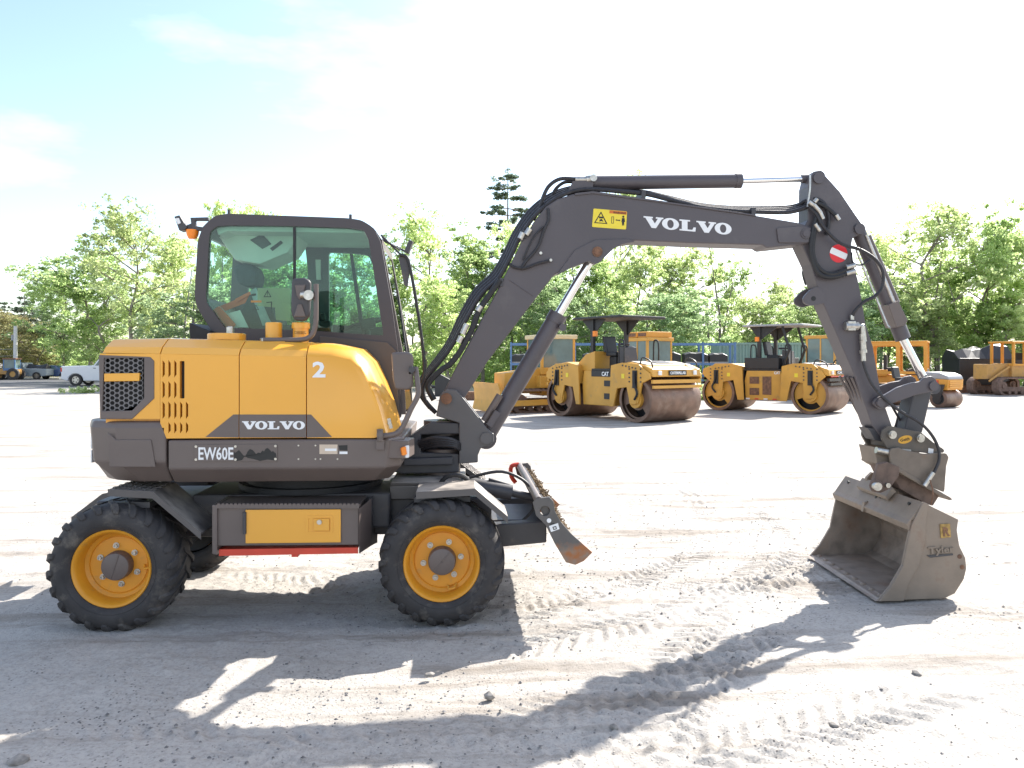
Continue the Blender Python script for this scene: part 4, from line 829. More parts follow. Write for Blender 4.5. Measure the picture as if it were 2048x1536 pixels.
# shell follows the outline from lip to top
sh = bs[11::-1]
cen = sum(bs, Vector())/len(bs)
inn = [p.lerp(cen, .04) for p in sh]
bk = ob('bucket', slab([p+bu*.0255 for p in [q.lerp(cen,.004) for q in sh]+inn[::-1]], bu*(BWD-.051)), BKI, E, smooth=False)
def letter_on(nm, body, pa, pb, pc, mt, bold=.02, ext=.012):
    a, b, c = [p+Vector((0,-.0005,0)) for p in P([pa, pb, pc], BY)]; dzz = -mz+.005
    for p in (a, b, c): p.z += dzz
    return ob(nm, text(body, bold, ext, a, b, c), mt, bk)
near = ob('side_plate', slab(bs, th), BKT, bk, bev=.004)
ob('side_plate', slab([p+bv for p in bs], -th), BKI, bk, bev=.004)
def bp(x, y, k=0.0): p = W(x, y, BY); return Vector((p.x, p.y, p.z-mz+.005))+bv*k
# wear strip along the opening edge of each side
wsn = [(1845,1005),(1856,1010),(1850,1040),(1848,1085),(1836,1132),(1815,1170),(1806,1203),(1756,1204),(1780,1175),(1805,1132),(1814,1087),(1822,1050)]
ob('edge_plate', slab([bp(x, y) for x, y in wsn], -bu*.016), BKT, bk, bev=.005)
# top beam and mounting plates
ob('top_plate', slab([bp(1845,1006), bp(1850,1010), bp(1826,1043), bp(1820,1042)], bv), BKT, bk, bev=.003)
ob('top_beam', loft([[bp(1822,1040,k), bp(1812,1050,k), bp(1818,1064,k), bp(1830,1058,k)] for k in (0, 1)]), BKT, bk, bev=.006)
ob('mounting_plate', slab([bp(1846,1004,.30), bp(1828,1022,.30), bp(1824,1014,.30), bp(1838,994,.30)], bv*.40), BKT, bk, bev=.004)
ob('bucket_ear', merge(*[slab([bp(1846,1004,k), bp(1832,1018,k), bp(1836,990,k), bp(1848,978,k), bp(1862,985,k), bp(1870,1016,k)], bv*.03) for k in (.40, .62)]), BKT, bk, bev=.004)
ob('bucket_lug', slab([bp(1828,1036,.52), bp(1820,1060,.52), bp(1810,1062,.52), bp(1814,1040,.52)], bv*.03), BKT, bk, bev=.003)
for k, (x, y) in ((.1,(1838,1016)),(.42,(1834,1022)),(.47,(1833,1027)),(.72,(1837,1020)),(.9,(1838,1017))):
    c = bp(x, y, k); ob('bolt_hole', tube([c+Vector((.0,0,0)), c+Vector((-.012,-.0,.003))], .014, 10), INK, bk)
# cutting edge with its bolts
ob('cutting_edge', slab([bp(1750,1204), bp(1776,1199), bp(1800,1201), bp(1800,1204)], bv), BKI, bk, bev=.003)
for k in range(9):
    c = bp(1772,1199.5,.06+.88*k/8); ob('edge_bolt', lathe([(0,.03),(.012,.016),(.014,0)], c, 'Z', 6), BKT, bk)
# lettering and plates on the near side
ob('maker_plate', slab([bp(1879,1050), bp(1899,1049), bp(1901,1076), bp(1881,1078)], -bu*.010), mat('plate_gold_rust', (.40,.25,.07), .6, var=.4, scale=25), bk, bev=.003)
letter_on('plate_lettering', 'R', (1885,1074), (1898,1073), (1884,1056), RUST, .03, .014)
letter_on('raised_lettering', 'Tyler', (1856,1114), (1908,1110), (1855,1096), BKT, .03, .012)
ob('lettering_bar', slab([bp(1853,1113), bp(1858,1112), bp(1905,1109), bp(1905,1112), bp(1860,1117)], -bu*.008), GRY2, bk)
for x, y in ((1919,1115),(1924,1136)): c = bp(x, y); ob('side_hole', tube([c+bu*.001, c-bu*.004], .018, 12), RUST, bk)
ob('chain_link', tube(crv([W(1860,960,6.1), W(1866,985,6.05), W(1862,1010,6.05)]), .006, 6), RUST, bk)
# --- hoses
def hose(pts, r=.016, m_=None, n=8, k=6, nm='hydraulic_hose', par=None): return ob(nm, tube(crv([W(*p) for p in pts], k), r, n), m_ or HOSE, par or boom, smooth=True)
for i in range(4):
    o_ = i*3.4; y = 6.50+i*.055
    hose([(872-i*4,826-o_,y),(850-o_*.8,800-o_,y),(846-o_*.5,772-o_,y),(862-o_*.2,745-o_,y),(900-o_*.5,697-o_,y),(932-o_,640-o_,y),(962-o_,590-o_,y),(997-o_,556-o_,y),(1020-o_,516-o_,y),(1040-o_,474-o_,y),(1066-o_,436-o_,y),(1096-o_*.8,408-o_,y),(1130-o_*.5,388-o_*.8,y),(1170,379-o_*.6,y),(1230,382-o_*.3,y),(1290,388-o_*.4,y),(1340,400-o_*.5,y),(1400,414-o_*.5,y),(1460,421-o_*.6,y),(1520,424-o_*.8,y),(1580,424-o_,y),(1618,412-o_,y)], .018)
hose([(868,800,6.46),(856,770,6.46),(880,742,6.46),(900,728,6.46),(922,700,6.46),(945,655,6.46),(960,618,6.46),(1000,560,6.46)], .024, BLK)
for pa, pb in (((925,668),(934,648)),((917,685),(923,673)),((962,612),(955,622)),((1052,470),(1060,458)),((1040,478),(1046,466))): ob('hose_fitting', tube([W(*pa,6.45), W(*pb,6.45)], .026, 10), STL, boom, smooth=True)
hose([(1150,358,6.54),(1120,358,6.54),(1098,372,6.54),(1086,395,6.54),(1080,415,6.54),(1066,440,6.54)], .016)
hose([(1150,364,6.6),(1128,365,6.6),(1110,380,6.6),(1104,400,6.6)], .014)
hose([(1096,416,6.455),(1097,440,6.45),(1088,460,6.45),(1075,495,6.45),(1050,525,6.45),(1042,540,6.455)], .012)
hose([(1099,521,6.44),(1075,527,6.44),(1050,536,6.44),(1028,534,6.45),(1020,528,6.46)], .011)
hose([(1087,453,6.45),(1070,470,6.44),(1058,492,6.44),(1046,520,6.45)], .008)
for px, py in ((1050,468),(1003,564),(945,660),(1288,388),(1508,424)): ob('hose_clamp', slab(P([(px-4,py-9),(px+4,py-7),(px+3,py+9),(px-5,py+7)], 6.46), (0,.22,0)), GRY2, boom)
# elbow hoses
hose([(1618,414,6.46),(1634,430,6.44),(1646,452,6.43),(1680,486,6.42),(1722,500,6.42),(1752,520,6.42),(1766,545,6.42),(1764,575,6.42),(1750,592,6.42),(1728,604,6.43),(1710,622,6.45),(1704,634,6.47)], .014)
for i in range(2):
    hose([(1640-i*6,430,6.46),(1628-i*4,470,6.455),(1626-i*3,510,6.455),(1640-i*3,538+i*8,6.455),(1665,548+i*6,6.455),(1700,536+i*8,6.455)], .020, BLK)
    ob('hose_fitting', tube([W(1692,535+i*12,6.45), W(1710,530+i*12,6.45)], .022, 10), STL, arm, smooth=True)
hose([(1612,408,6.5),(1625,405,6.48),(1645,410,6.47),(1665,425,6.46),(1676,438,6.46)], .018, BLK)
hose([(1590,416,6.6),(1610,402,6.56),(1632,398,6.5),(1650,410,6.48),(1658,440,6.47),(1652,470,6.47)], .016)
for a, b in (((1628,410),(1640,424)),((1640,424),(1646,438)),((1672,430),(1678,440)),((1618,404),(1630,412)),((1630,448),(1640,462)),((1628,405),(1634,398))): ob('hose_fitting', tube([W(*a,6.44), W(*b,6.44)], .018, 10), STL, arm, smooth=True)
ob('steel_pipe', tube(crv([W(1620,350,6.48), W(1620,375,6.47), W(1617,400,6.47), W(1615,414,6.46)]), .008, 8), STL, arm, smooth=True)
hose([(1614,530,6.72),(1606,545,6.72),(1612,570,6.72)], .012)
hose([(1703,505,6.47),(1706,525,6.46),(1722,530,6.5),(1740,520,6.52)], .008)
hose([(1726,722,6.45),(1733,745,6.44),(1745,770,6.43),(1768,796,6.40),(1800,822,6.39),(1838,844,6.38),(1862,868,6.37),(1876,895,6.36),(1878,920,6.35),(1868,945,6.34),(1862,955,6.34)], .013, par=arm)
hose([(1780,805,6.6),(1800,840,6.62),(1812,856,6.64)], .010, par=arm); hose([(1822,800,6.66),(1800,830,6.66),(1790,855,6.66)], .010, par=arm)
ob('hose_fitting', tube([W(1866,945,6.33), W(1848,972,6.33)], .02, 10), STL, arm, smooth=True)
hose([(1760,783,6.44),(1768,800,6.41)], .009, par=arm)
hose([(1690,735,6.72),(1700,790,6.76),(1722,835,6.76),(1745,880,6.72)], .014, par=arm)
# two big tyre-side steps between hood and cab, aerial lead
hose([(764,475,6.42),(785,490,6.40),(800,500,6.40)], .006, par=cab, nm='lamp_cable')
# ------------------------------------------------------------------ background yard
CY = mat('roller_yellow', (.60,.31,.05), .45, var=.1, scale=2, dirt=(.34,.22,.09), dirt_amt=.08)
CYO = mat('orange_yellow', (.66,.30,.04), .5, var=.08, scale=2)
DRM = mat('drum_steel', (.19,.115,.082), .5, .25, var=.25, scale=3, bump=.1, bscale=20, dirt=(.30,.22,.17), dirt_amt=.2, dscale=2)
DBK = mat('machine_black', (.02,.02,.022), .5, var=.1)
BLUE = mat('rack_blue', (.09,.18,.34), .5, var=.12)
GCON = mat('container_green', (.20,.30,.25), .6, var=.08)
MGL = mat('machine_glass', (.10,.16,.17), .08, var=.2, scale=2, spec=.8)
GRH = mat('hood_grey', (.30,.30,.31), .35, var=.06)
TRK = mat('track_steel', (.16,.10,.075), .8, var=.3, scale=8)
ASP = mat('asphalt', (.07,.07,.075), .85, var=.15, scale=4)
WCAR = mat('car_white', (.70,.71,.73), .25, var=.02, coat=.5)
BCAR = mat('car_blue', (.05,.09,.20), .25, .3, var=.05, coat=.5)
TCAR = mat('truck_grey', (.28,.31,.33), .5, var=.1)
WOOD = mat('weathered_wood', (.36,.33,.30), .85, var=.2, scale=10)
CONC = mat('concrete', (.36,.34,.32), .85, var=.15, scale=4, bump=.2, bscale=30)
def at(px, py, rz): g = G(px, py); return g, rz
SIDE = lambda rz: rz
def lab(nm, body, a, b, c, mt, par, bold=.03, ext=.006): return ob(nm, text(body, bold, ext, a, b, c), mt, par)
def ring_pts(c, r, n, ax='Y'):
    return [Vector((c[0]+r*math.cos(2*math.pi*k/n), c[1], c[2]+r*math.sin(2*math.pi*k/n))) for k in range(n)]
def roller(name, loc, rz, label, front_text, variant, s=1.0):
    E_ = empty(name, loc, rz, label, 'road roller', 'tandem rollers parked in the yard'); E_.scale = (s,)*3
    for x in (-1.68, 1.68):
        d = ob('drum', lathe([(-1.02,.55),(-1.02,.64),(-1.0,.65),(1.0,.65),(1.02,.64),(1.02,.55)], (x,0,.65), 'Y', 48), DRM, E_, smooth=True)
        ob('drum_light_block', disc((x,0,.65), .60, -.5, .5, 28), DBK, d)  # dark disc added so no daylight shows through the web openings
        for sd in (-1, 1):
            holes = []
            n = 20; cr = []
            for k in range(n+1): t = R(200+110*k/n); cr.append(Vector((x+.50*math.cos(t), 0, .65+.50*math.sin(t))))
            for k in range(n+1): t = R(310-110*k/n); cr.append(Vector((x+.30*math.cos(t), 0, .65+.30*math.sin(t))))
            disk = ring_pts((x,0,.65), .56, 36)
            ob('drum_web', slab([p+Vector((0,sd*.90,0)) for p in disk], (0,sd*.02,0), [[p+Vector((0,sd*.90,0)) for p in cr]]), CY if variant == 2 else DRM, d)
            ob('drum_hub', merge(disc((x,0,.65), .24, sd*.92, sd*1.03, 20), disc((x,0,.65), .13, sd*1.03, sd*1.08, 16)), CY, d, smooth=True)
    for x, f in ((1.68, 1), (-1.68, -1)):
        yk = [(x-f*.95,1.62),(x-f*.55,1.72),(x+f*.1,1.72),(x+f*.45,1.45),(x+f*.55,1.28),(x+f*.28,1.05),(x+f*.16,.55),(x-f*.16,.5),(x-f*.22,1.05),(x-f*.62,1.12),(x-f*.78,.42),(x-f*1.02,.42)]
        if variant == 1: yk = [(x-f*.95,1.62),(x-f*.5,1.70),(x+f*.15,1.66),(x+f*.6,1.40),(x+f*.62,1.25),(x+f*.3,1.12),(x+f*.16,.55),(x-f*.16,.5),(x-f*.3,1.0),(x-f*.70,.95),(x-f*.85,.42),(x-f*1.02,.42)]
        y = ob('yoke', slab([(a,-1.07,b) for a, b in yk], (0,.06,0)), CY, E_, bev=.01)
        ob('yoke_plate', slab([(a,1.01,b) for a, b in yk], (0,.06,0)), CY, y, bev=.01)
        ob('hose_slot', box(min(x-f*.04,x+f*.13), max(x-f*.04,x+f*.13), -1.10, -1.07, .98, 1.48), DBK, y)
        ob('travel_hose', tube(crv([(x+f*.05,-1.12,1.45),(x+f*.08,-1.14,1.1),(x+f*.18,-1.13,.85),(x+f*.05,-1.10,.66)]), .035, 6), BLK, y, smooth=True)
        for sx in (-.18, .27):
            for k in range(4): ob('bolt', disc((x+f*sx,-1.07,1.52-k*.12), .024, 0, -.02, 8), GRY2, y)
        ob('yellow_label', box(min(x-f*.5,x-f*.38), max(x-f*.5,x-f*.38), -1.078, -1.07, 1.25, 1.38), YLB, y)
        for k in range(5): ob('bolt', disc((x-f*.45+f*k*.13,-1.07,1.62-.02*k), .025, 0, -.02, 8), GRY2, y)
        hd = [(x-f*.92,1.05),(x-f*.92,1.62),(x-f*.3,1.72),(x+f*.35,1.62),(x+f*.62,1.52),(x+f*.66,1.30),(x+f*.2,1.33),(x-f*.6,1.20)]
        h = ob('hood', slab([(a,-1.0,b) for a, b in hd], (0,2.0,0)), CY, E_, bev=.03)
        if f > 0:
            ob('hood_top', slab([(x-.28,-.9,1.725),(x+.34,-.9,1.63),(x+.34,.9,1.63),(x-.28,.9,1.725)], (.0,0,.02)), mat('hood_pale', (.62,.55,.42), .4) if variant == 1 else GRH, h, bev=.01)
            if variant == 2:
                for k in range(5): ob('hood_slot', box(x-.1+.0, x+.3, -.75+k*.32, -.65+k*.32, 1.66, 1.70), DBK, h)
            ob('name_plate', box(x+.655, x+.675, -.36, .36, 1.34, 1.48), DBK, h)
            lab('lettering', front_text, (x+.677,-.32,1.37), (x+.677,.32,1.37), (x+.677,-.32,1.45), WHT, h)
            for yy in (-.72, .72): ob('headlamp', box(x+.64, x+.69, yy-.06, yy+.06, 1.35, 1.47), WHT, h, bev=.01)
            ob('hood_panel_dark', slab([(x-.26,-.35,1.746),(x+.2,-.35,1.676),(x+.2,.35,1.676),(x-.26,.35,1.746)], (0,0,.012)), DBK, h)
            for yy in (-.92, .92): ob('grab_handle', tube(crv([(x+.1,yy,1.68),(x+.2,yy,1.84),(x+.5,yy,1.74),(x+.58,yy,1.56)], 4), .022, 6), DBK, h, smooth=True)
            if variant == 2: ob('tail_strip', box(x+.66, x+.68, -.9, .9, 1.26, 1.30), RED, h)
        ob('scraper_bar', merge(box(min(x+f*.58,x+f*.66), max(x+f*.58,x+f*.66), -.98, .98, 1.12, 1.22), box(min(x+f*.62,x+f*.7), max(x+f*.62,x+f*.7), -.98, .98, .98, 1.06)), CY if variant == 1 else DBK, y)
    # middle frame
    fr = ob('main_frame', merge(slab([(-.66,-.92,.42),(.66,-.92,.42),(.70,-.92,1.20),(.62,-.92,1.46),(-.62,-.92,1.46),(-.70,-.92,1.1)], (0,1.84,0))), CY, E_, bev=.02)
    if variant == 2:
        for x0, x1, z0, z1 in ((-.5,-.15,1.0,1.25),(-.5,-.15,.6,.85),(-.02,.30,.62,1.26)): ob('side_vent', box(x0, x1, -.935, -.915, z0, z1), RUST, fr)
        for k in range(4): ob('reflective_tape', box(-.64+k*.33, -.50+k*.33, -.935, -.915, .44, .49), RED if k % 2 else WHT, fr)
        ob('articulation_gap', box(-.98, -.72, -.90, .90, .40, 1.5), DBK, fr)
    else:
        for z0 in (.62, 1.0, 1.28): ob('step_opening', box(.30, .60, -.94, -.915, z0, z0+.17), DBK, fr)
        ob('engine_cover', slab([(-.95,-.86,1.45),(-.2,-.86,1.45),(-.2,-.86,2.05),(-.62,-.86,1.95),(-.95,-.86,1.70)], (0,1.72,0)), CY, fr, bev=.02)
    pf = ob('operator_platform', merge(box(-.30 if variant == 1 else -.72, .80, -.90, .90, 1.46, 1.52), slab([(-.28,-.93,1.28),(.62,-.93,1.28),(.66,-.93,1.46),(-.28,-.93,1.46)], (0,.02,0)) if variant == 1 else box(-.70,.55,-.92,.92,1.53,1.92)), DBK, E_, bev=.01)
    lab('lettering', 'CAT', (.22,-.955,1.30) if variant == 1 else (.40,-.925,1.34), (.52,-.955,1.30) if variant == 1 else (.62,-.925,1.34), (.22,-.955,1.43) if variant == 1 else (.40,-.925,1.44), WHT, pf)
    ob('seat', merge(box(-.05,.40,-.55,-.10,1.9,2.02), loft([[(-.12+dx,-.55,z),(.02+dx,-.55,z),(.02+dx,-.10,z),(-.12+dx,-.10,z)] for dx, z in ((0,2.0),(-.1,2.5))]), box(.0,.3,-.45,-.2,1.5,1.9)), DBK, pf, bev=.03)
    ob('steering_console', merge(slab([(.55,-.6,1.5),(.85,-.6,1.5),(.75,-.6,2.15),(.55,-.6,2.2)], (0,.55,0)), lathe([(-.03,.17),(0,.19),(.03,.17),(0,.15),(-.03,.17)], (.5,-.33,2.25), 'Z', 20)), GRY2, pf)
    for px_, yy in ((-.55,-.72),(.72,-.72),(-.55,.72),(.72,.72)):
        if variant == 1 and px_ < 0: continue
        ob('hand_rail', tube(crv([(px_,yy,1.5),(px_,yy,2.25),(px_+.08,yy,2.38),(px_+.2,yy,2.25),(px_+.2,yy,1.5)], 4), .025, 8), DBK, pf, smooth=True)
    cs = .35 if variant == 2 else 0
    cn = ob('canopy', slab([(x+cs, y, 3.02) for x, y in rnd([(-1.15,-.98),(1.05,-.98),(1.05,.98),(-1.15,.98)], .15, 3)], (0,0,.07)), DBK if variant == 1 else GRH, E_, bev=.02)
    for yy in (-.7, .7):
        ob('canopy_post', loft([[(x-.06,yy-.05,z),(x+.06,yy-.05,z),(x+.06,yy+.05,z),(x-.06,yy+.05,z)] for x, z in ((-.45+cs*.6,1.5),(-.45+cs*.6,2.7),(-.45+cs*.6,3.03))]), DBK, cn)
        if variant == 2: ob('canopy_post', tube([(.50,yy,1.3),(.85,yy,2.2),(.60,yy,3.03)], .05, 8), DBK, cn)
        ob('canopy_gusset', slab([(-.45+cs*.6,yy,2.55),(-.40+cs*.6,yy,2.55),(.1+cs,yy,3.02),(-.95+cs,yy,3.02)], (0,.03,0)), DBK, cn)
    ob('beacon', disc((-.3,-.75,0), .08, 2.5, 2.66, 12, 'Z'), ORG, cn)
    return E_
def heading(fx, fy):
    """angle of a forward direction given as (to the right of the picture, towards the viewer)"""
    x, y = fx*_c+(-fy)*_s, -fx*_s+(-fy)*_c
    return math.atan2(y, x)
g1 = G(1240,836); roller('tandem_roller', g1, heading(.59,.81), 'yellow tandem roller with black canopy, nearest behind the boom lift cylinder', 'CATERPILLAR', 1, 1.08)
g2 = G(1548,822); roller('tandem_roller', g2, heading(.75,.66), 'yellow tandem roller with pale canopy, left of the dipper arm', 'CAT', 2, 1.05)

def tracks(E_, L_, wd, y, h=.75, m_=TRK):
    o = rnd([(-L_/2,.25),(-L_/2+.25,0),(L_/2-.25,0),(L_/2,.25),(L_/2,h-.25),(L_/2-.3,h),(-L_/2+.3,h),(-L_/2,h-.25)], .12, 3)
    i = [(x*.90, .06+z*.86) for x, z in o]
    t = ob('crawler_track', slab([(x,y-wd/2,z) for x, z in o], (0,wd,0), [[(x,y-wd/2,z) for x, z in i]]), m_, E_)
    gr = []
    for k in range(int(L_/.2)):
        x = -L_/2+.3+k*.2
        if x < L_/2-.25: gr.append(box(x-.02, x+.02, y-wd/2, y+wd/2, -.0, .04)); gr.append(box(x-.02, x+.02, y-wd/2, y+wd/2, h, h+.04))
    ob('grouser_bars', merge(*gr), m_, t, kind='stuff')
    for x, r in ((-L_/2+.38,.27),(L_/2-.38,.27)): ob('track_wheel', merge(disc((x,y,h/2), r, -wd/2*.7, wd/2*.7, 20), disc((x,y,h/2), r*.4, -wd/2*.9, wd/2*.9, 12)), m_, t, smooth=True)
    for k in range(5): ob('track_roller', disc((-L_/2+.8+k*(L_-1.6)/4,y,.16), .10, -wd/2*.8, wd/2*.8, 12), m_, t, smooth=True)
    ob('track_frame', box(-L_/2+.4, L_/2-.4, y-wd*.3, y+wd*.3, .22, .46), m_, t)
def cab_box(E_, x0, x1, y0, y1, z0, z1, m_, roofm, name='cab'):
    c = ob(name, merge(box(x0,x1,y0,y1,z0,z0+.25), *[box(x-.05,x+.05,y-.05,y+.05,z0+.25,z1) for x in (x0+.05,x1-.05) for y in (y0+.05,y1-.05)]), m_, E_, bev=.01)
    ob('roof', box(x0-.08,x1+.08,y0-.05,y1+.05,z1,z1+.16), roofm, c, bev=.03)
    for y in (y0+.02, y1-.03): ob('window_pane', box(x0+.10,x1-.10,y,y+.012,z0+.25,z1), MGL, c)
    for x in (x0+.02, x1-.03): ob('window_pane', box(x,x+.012,y0+.10,y1-.10,z0+.25,z1), MGL, c)
    ob('door_post', box((x0+x1)/2-.03,(x0+x1)/2+.03,y0-.005,y0+.03,z0+.25,z1), m_, c)
    return c
# crawler dozer with glass cab, behind the boom cylinder
D = empty('crawler_dozer', G(1075,822), heading(-.93,.36), 'yellow crawler dozer with glazed cab, left of the nearest roller', 'bulldozer')
for y in (-.85,.85): tracks(D, 3.0, .45, y, .85)
ob('engine_hood', merge(slab([(.1,-.55,.7),(1.55,-.55,.7),(1.55,-.55,1.45),(.1,-.55,1.62)], (0,1.1,0)), box(-1.4,.1,-.6,.6,.6,1.5)), CY, D, bev=.03)
cb = cab_box(D, -1.25, .15, -.7, .7, 1.4, 2.72, CY, mat('pale_roof', (.60,.50,.30), .5))
ob('side_cover', box(-.9,.3,.56,.95,.9,1.35), CY, D, bev=.02)
b_ = ob('dozer_blade', loft([[(x,-1.45,z),(x+.08,-1.45,z),(x+.08,1.45,z),(x,1.45,z)] for x, z in ((2.05,.05),(1.95,.45),(1.98,.85),(2.08,1.1))]), CY, D)
for y in (-1.0,1.0): ob('push_arm', beam((0,y*1.15,.4), (2.0,y*1.15,.35), .14, .2), CY, b_)
# glazed cab machines behind the rollers: a loader and a soil compactor, each on tyres
def loader(loc, rz, label, cat, roofz=2.9, vents=True, mt=CY):
    E_ = empty('wheel_loader', loc, rz, label, cat, 'glazed-cab machines behind the rollers')
    for x in (-1.4, 1.4):
        for y in (-1, 1):
            w_ = ob('wheel', disc((x,y,.68), .40, -.18, .18, 20), mt, E_, smooth=True)
            ob('tyre', lathe([(-.22,.40),(-.25,.55),(-.2,.68),(.2,.68),(.25,.55),(.22,.40)], (x,y,.68), 'Y', 28), TYR, w_, smooth=True)
    ob('body', merge(slab([(-2.3,-.7,.7),(-.4,-.7,.7),(-.4,-.7,1.75),(-2.1,-.7,1.65),(-2.3,-.7,1.4)], (0,1.4,0)), box(-.4,1.6,-.55,.55,.55,1.1)), mt, E_, bev=.04)
    c = cab_box(E_, -.45, .95, -.72, .72, 1.15, roofz-.16, mt, mt)
    if vents:
        for k in range(2):
            v = ob('roof_unit', box(-.45+k*.72,.22+k*.72,-.72,.72,roofz,roofz+.26), CYO, c, bev=.04)
            ob('vent_grille', box(-.38+k*.72,.15+k*.72,-.735,-.72,roofz+.05,roofz+.20), RUST, v)
    return E_
loader(G(1292,806), heading(.5,.86), 'yellow cab with vented roof units showing behind the nearest roller', 'loader', 2.95, True)
loader(G(1640,800), heading(.75,.6), 'yellow glazed cab machine behind the pale-canopy roller, beside the dipper arm', 'loader', 3.15, False)
# orange open-frame tractor and small roller right of the arm
def rops(E_, x0, x1, y0, y1, z0, z1, m_):
    c = ob('open_cab_frame', slab([(x0-.05,y0,z0),(x1+.05,y0,z0),(x1+.05,y0,z1),(x0-.05,y0,z1)], (0,.10,0), [[(x,y0,z) for x, z in rnd([(x0+.10,z0+.12),((x0+x1)/2-.08,z0+.12),((x0+x1)/2-.08,z1-.16),(x0+.10,z1-.16)], .12, 3)], [(x,y0,z) for x, z in rnd([((x0+x1)/2+.08,z0+.12),(x1-.10,z0+.12),(x1-.10,z1-.16),((x0+x1)/2+.08,z1-.16)], .12, 3)]]), m_, E_)
    ob('side_frame', slab([(x0-.05,y1,z0),(x1+.05,y1,z0),(x1+.05,y1,z1),(x0-.05,y1,z1)], (0,-.10,0), [[(x,y1,z) for x, z in rnd([(x0+.10,z0+.12),((x0+x1)/2-.08,z0+.12),((x0+x1)/2-.08,z1-.16),(x0+.10,z1-.16)], .12, 3)], [(x,y1,z) for x, z in rnd([((x0+x1)/2+.08,z0+.12),(x1-.10,z0+.12),(x1-.10,z1-.16),((x0+x1)/2+.08,z1-.16)], .12, 3)]]), m_, c)
    ob('roof', box(x0-.08,x1+.08,y0-.02,y1+.02,z1,z1+.07), m_, c, bev=.015)
    return c
T = empty('crawler_tractor', G(1800,802), heading(.85,.5), 'orange crawler tractor with open cab frame, behind the small roller', 'tractor')
for y in (-.8,.8): tracks(T, 2.8, .4, y, .8)
ob('body', merge(box(-1.3,1.4,-.55,.55,.6,1.25), box(-1.3,-.5,-.8,.8,1.2,1.5)), CYO, T, bev=.03)
rops(T, -1.2, 1.15, -.85, .85, 1.3, 2.78, CYO); ob('seat', merge(box(-.6,-.1,-.3,.3,1.4,1.6), box(-.7,-.55,-.3,.3,1.5,2.2)), DBK, T, bev=.04); ob('engine_side', box(.3,1.2,-.5,.5,1.25,1.55), GRY2, T)
S = empty('small_roller', G(1838,812), heading(.55,.83), 'small orange roller with grey hood, right of the bucket cylinder', 'road roller')
for x in (-1.15, 1.15):
    d = ob('drum', lathe([(-.62,.0),(-.62,.33),(-.6,.36),(.6,.36),(.62,.33),(.62,.0)], (x,0,.36), 'Y', 36), DRM, S, smooth=True)
    ob('drum_hub', merge(disc((x,0,.36), .17, -.70, -.62, 16), disc((x,0,.36), .24, -.625, -.615, 20)), DBK, d); ob('drum_yoke', slab([(x-.5,-.72,.95),(x+.3,-.72,.95),(x+.1,-.72,.3),(x-.1,-.72,.3)], (0,.05,0)), DBK, d)
ob('body', slab([(-1.6,-.58,.72),(1.5,-.58,.72),(1.55,-.58,1.15),(.4,-.58,1.2),(.3,-.58,.95),(-1.5,-.58,.95)], (0,1.16,0)), CYO, S, bev=.02)
ob('hood', slab([(.32,-.60,1.2),(1.56,-.60,1.14),(1.5,-.60,1.30),(1.2,-.60,1.42),(.6,-.60,1.46),(.32,-.60,1.40)], (0,1.2,0)), GRH, S, bev=.06)
for k in range(4): ob('grille_slat', box(1.53,1.57,-.5,.5,.82+k*.08,.86+k*.08), YEL, S)
ob('safety_label', box(.95,1.15,-.592,-.582,.95,1.12), RED, S)
lw = [(-.2+.22*math.cos(2*math.pi*k/20), -.1+.22*math.sin(2*math.pi*k/20), 1.62+.10*math.cos(2*math.pi*k/20)) for k in range(21)]
ob('steering_wheel', tube(lw, .022, 8, False), DBK, S, smooth=True); ob('steering_column', tube([(-.2,-.1,1.62),(.1,-.1,1.1)], .035, 8), DBK, S)
ob('seat', merge(box(-.95,-.55,-.25,.25,.95,1.2), loft([[(-1.05+dx,-.25,z),(-.93+dx,-.25,z),(-.93+dx,.25,z),(-1.05+dx,.25,z)] for dx, z in ((0,1.15),(-.1,1.65))])), DBK, S, bev=.04)
# bulldozer at the right edge
B = empty('bulldozer', G(2012,789), heading(-.97,.24), 'tan bulldozer with open cab frame at the right edge', 'bulldozer')
DZ = mat('dozer_tan', (.52,.28,.075), .6, var=.15, scale=3, dirt=(.25,.15,.09), dirt_amt=.25)
for y in (-.9,.9): tracks(B, 3.3, .5, y, 1.0)
ob('engine_hood', merge(box(.2,1.8,-.5,.5,.9,1.75), slab([(-1.6,-.7,.9),(.3,-.7,.9),(.3,-.7,1.8),(-1.2,-.7,1.7),(-1.6,-.7,1.4)], (0,1.4,0))), DZ, B, bev=.04)
cf = ob('open_cab_frame', box(-1.36,.31,-.8,.8,1.66,1.76), CYO, B)
for x in (-1.3,-.5,.25):
    for y in (-.75,.75): ob('frame_post', box(x-.06,x+.06,y-.06,y+.06,1.76,2.95), CYO, cf)
ob('roof', box(-1.45,.42,-.85,.85,2.95,3.05), CYO, cf, bev=.02); ob('seat', merge(box(-.9,-.4,-.3,.3,1.75,2.0), box(-1.0,-.85,-.3,.3,1.9,2.4)), DBK, cf)
ob('lift_cylinder', tube([(.4,.62,1.6),(1.9,.75,.8)], .06, 8), DZ, B)
# tarp-covered truck body
Tb = empty('covered_dump_body', G(1940,785), heading(1,0), 'black tarp-covered load behind the bulldozer', 'truck body')
ob('side_wall', box(-1.2,2.0,-1.0,1.0,.5,2.1), DBK, Tb, bev=.03); ob('tarp', loft([[(-1.25+i*.55,-1.02,2.05),(-1.25+i*.55,-.4,2.5+.12*math.sin(i*1.9)+.07*i),(-1.25+i*.55,.4,2.55+.1*math.cos(i*2.3)+.07*i),(-1.25+i*.55,1.02,2.05)] for i in range(7)]), DBK, Tb); ob('axle_beam', box(-1.0,1.8,-.9,.9,.0,.5), RUST, Tb)
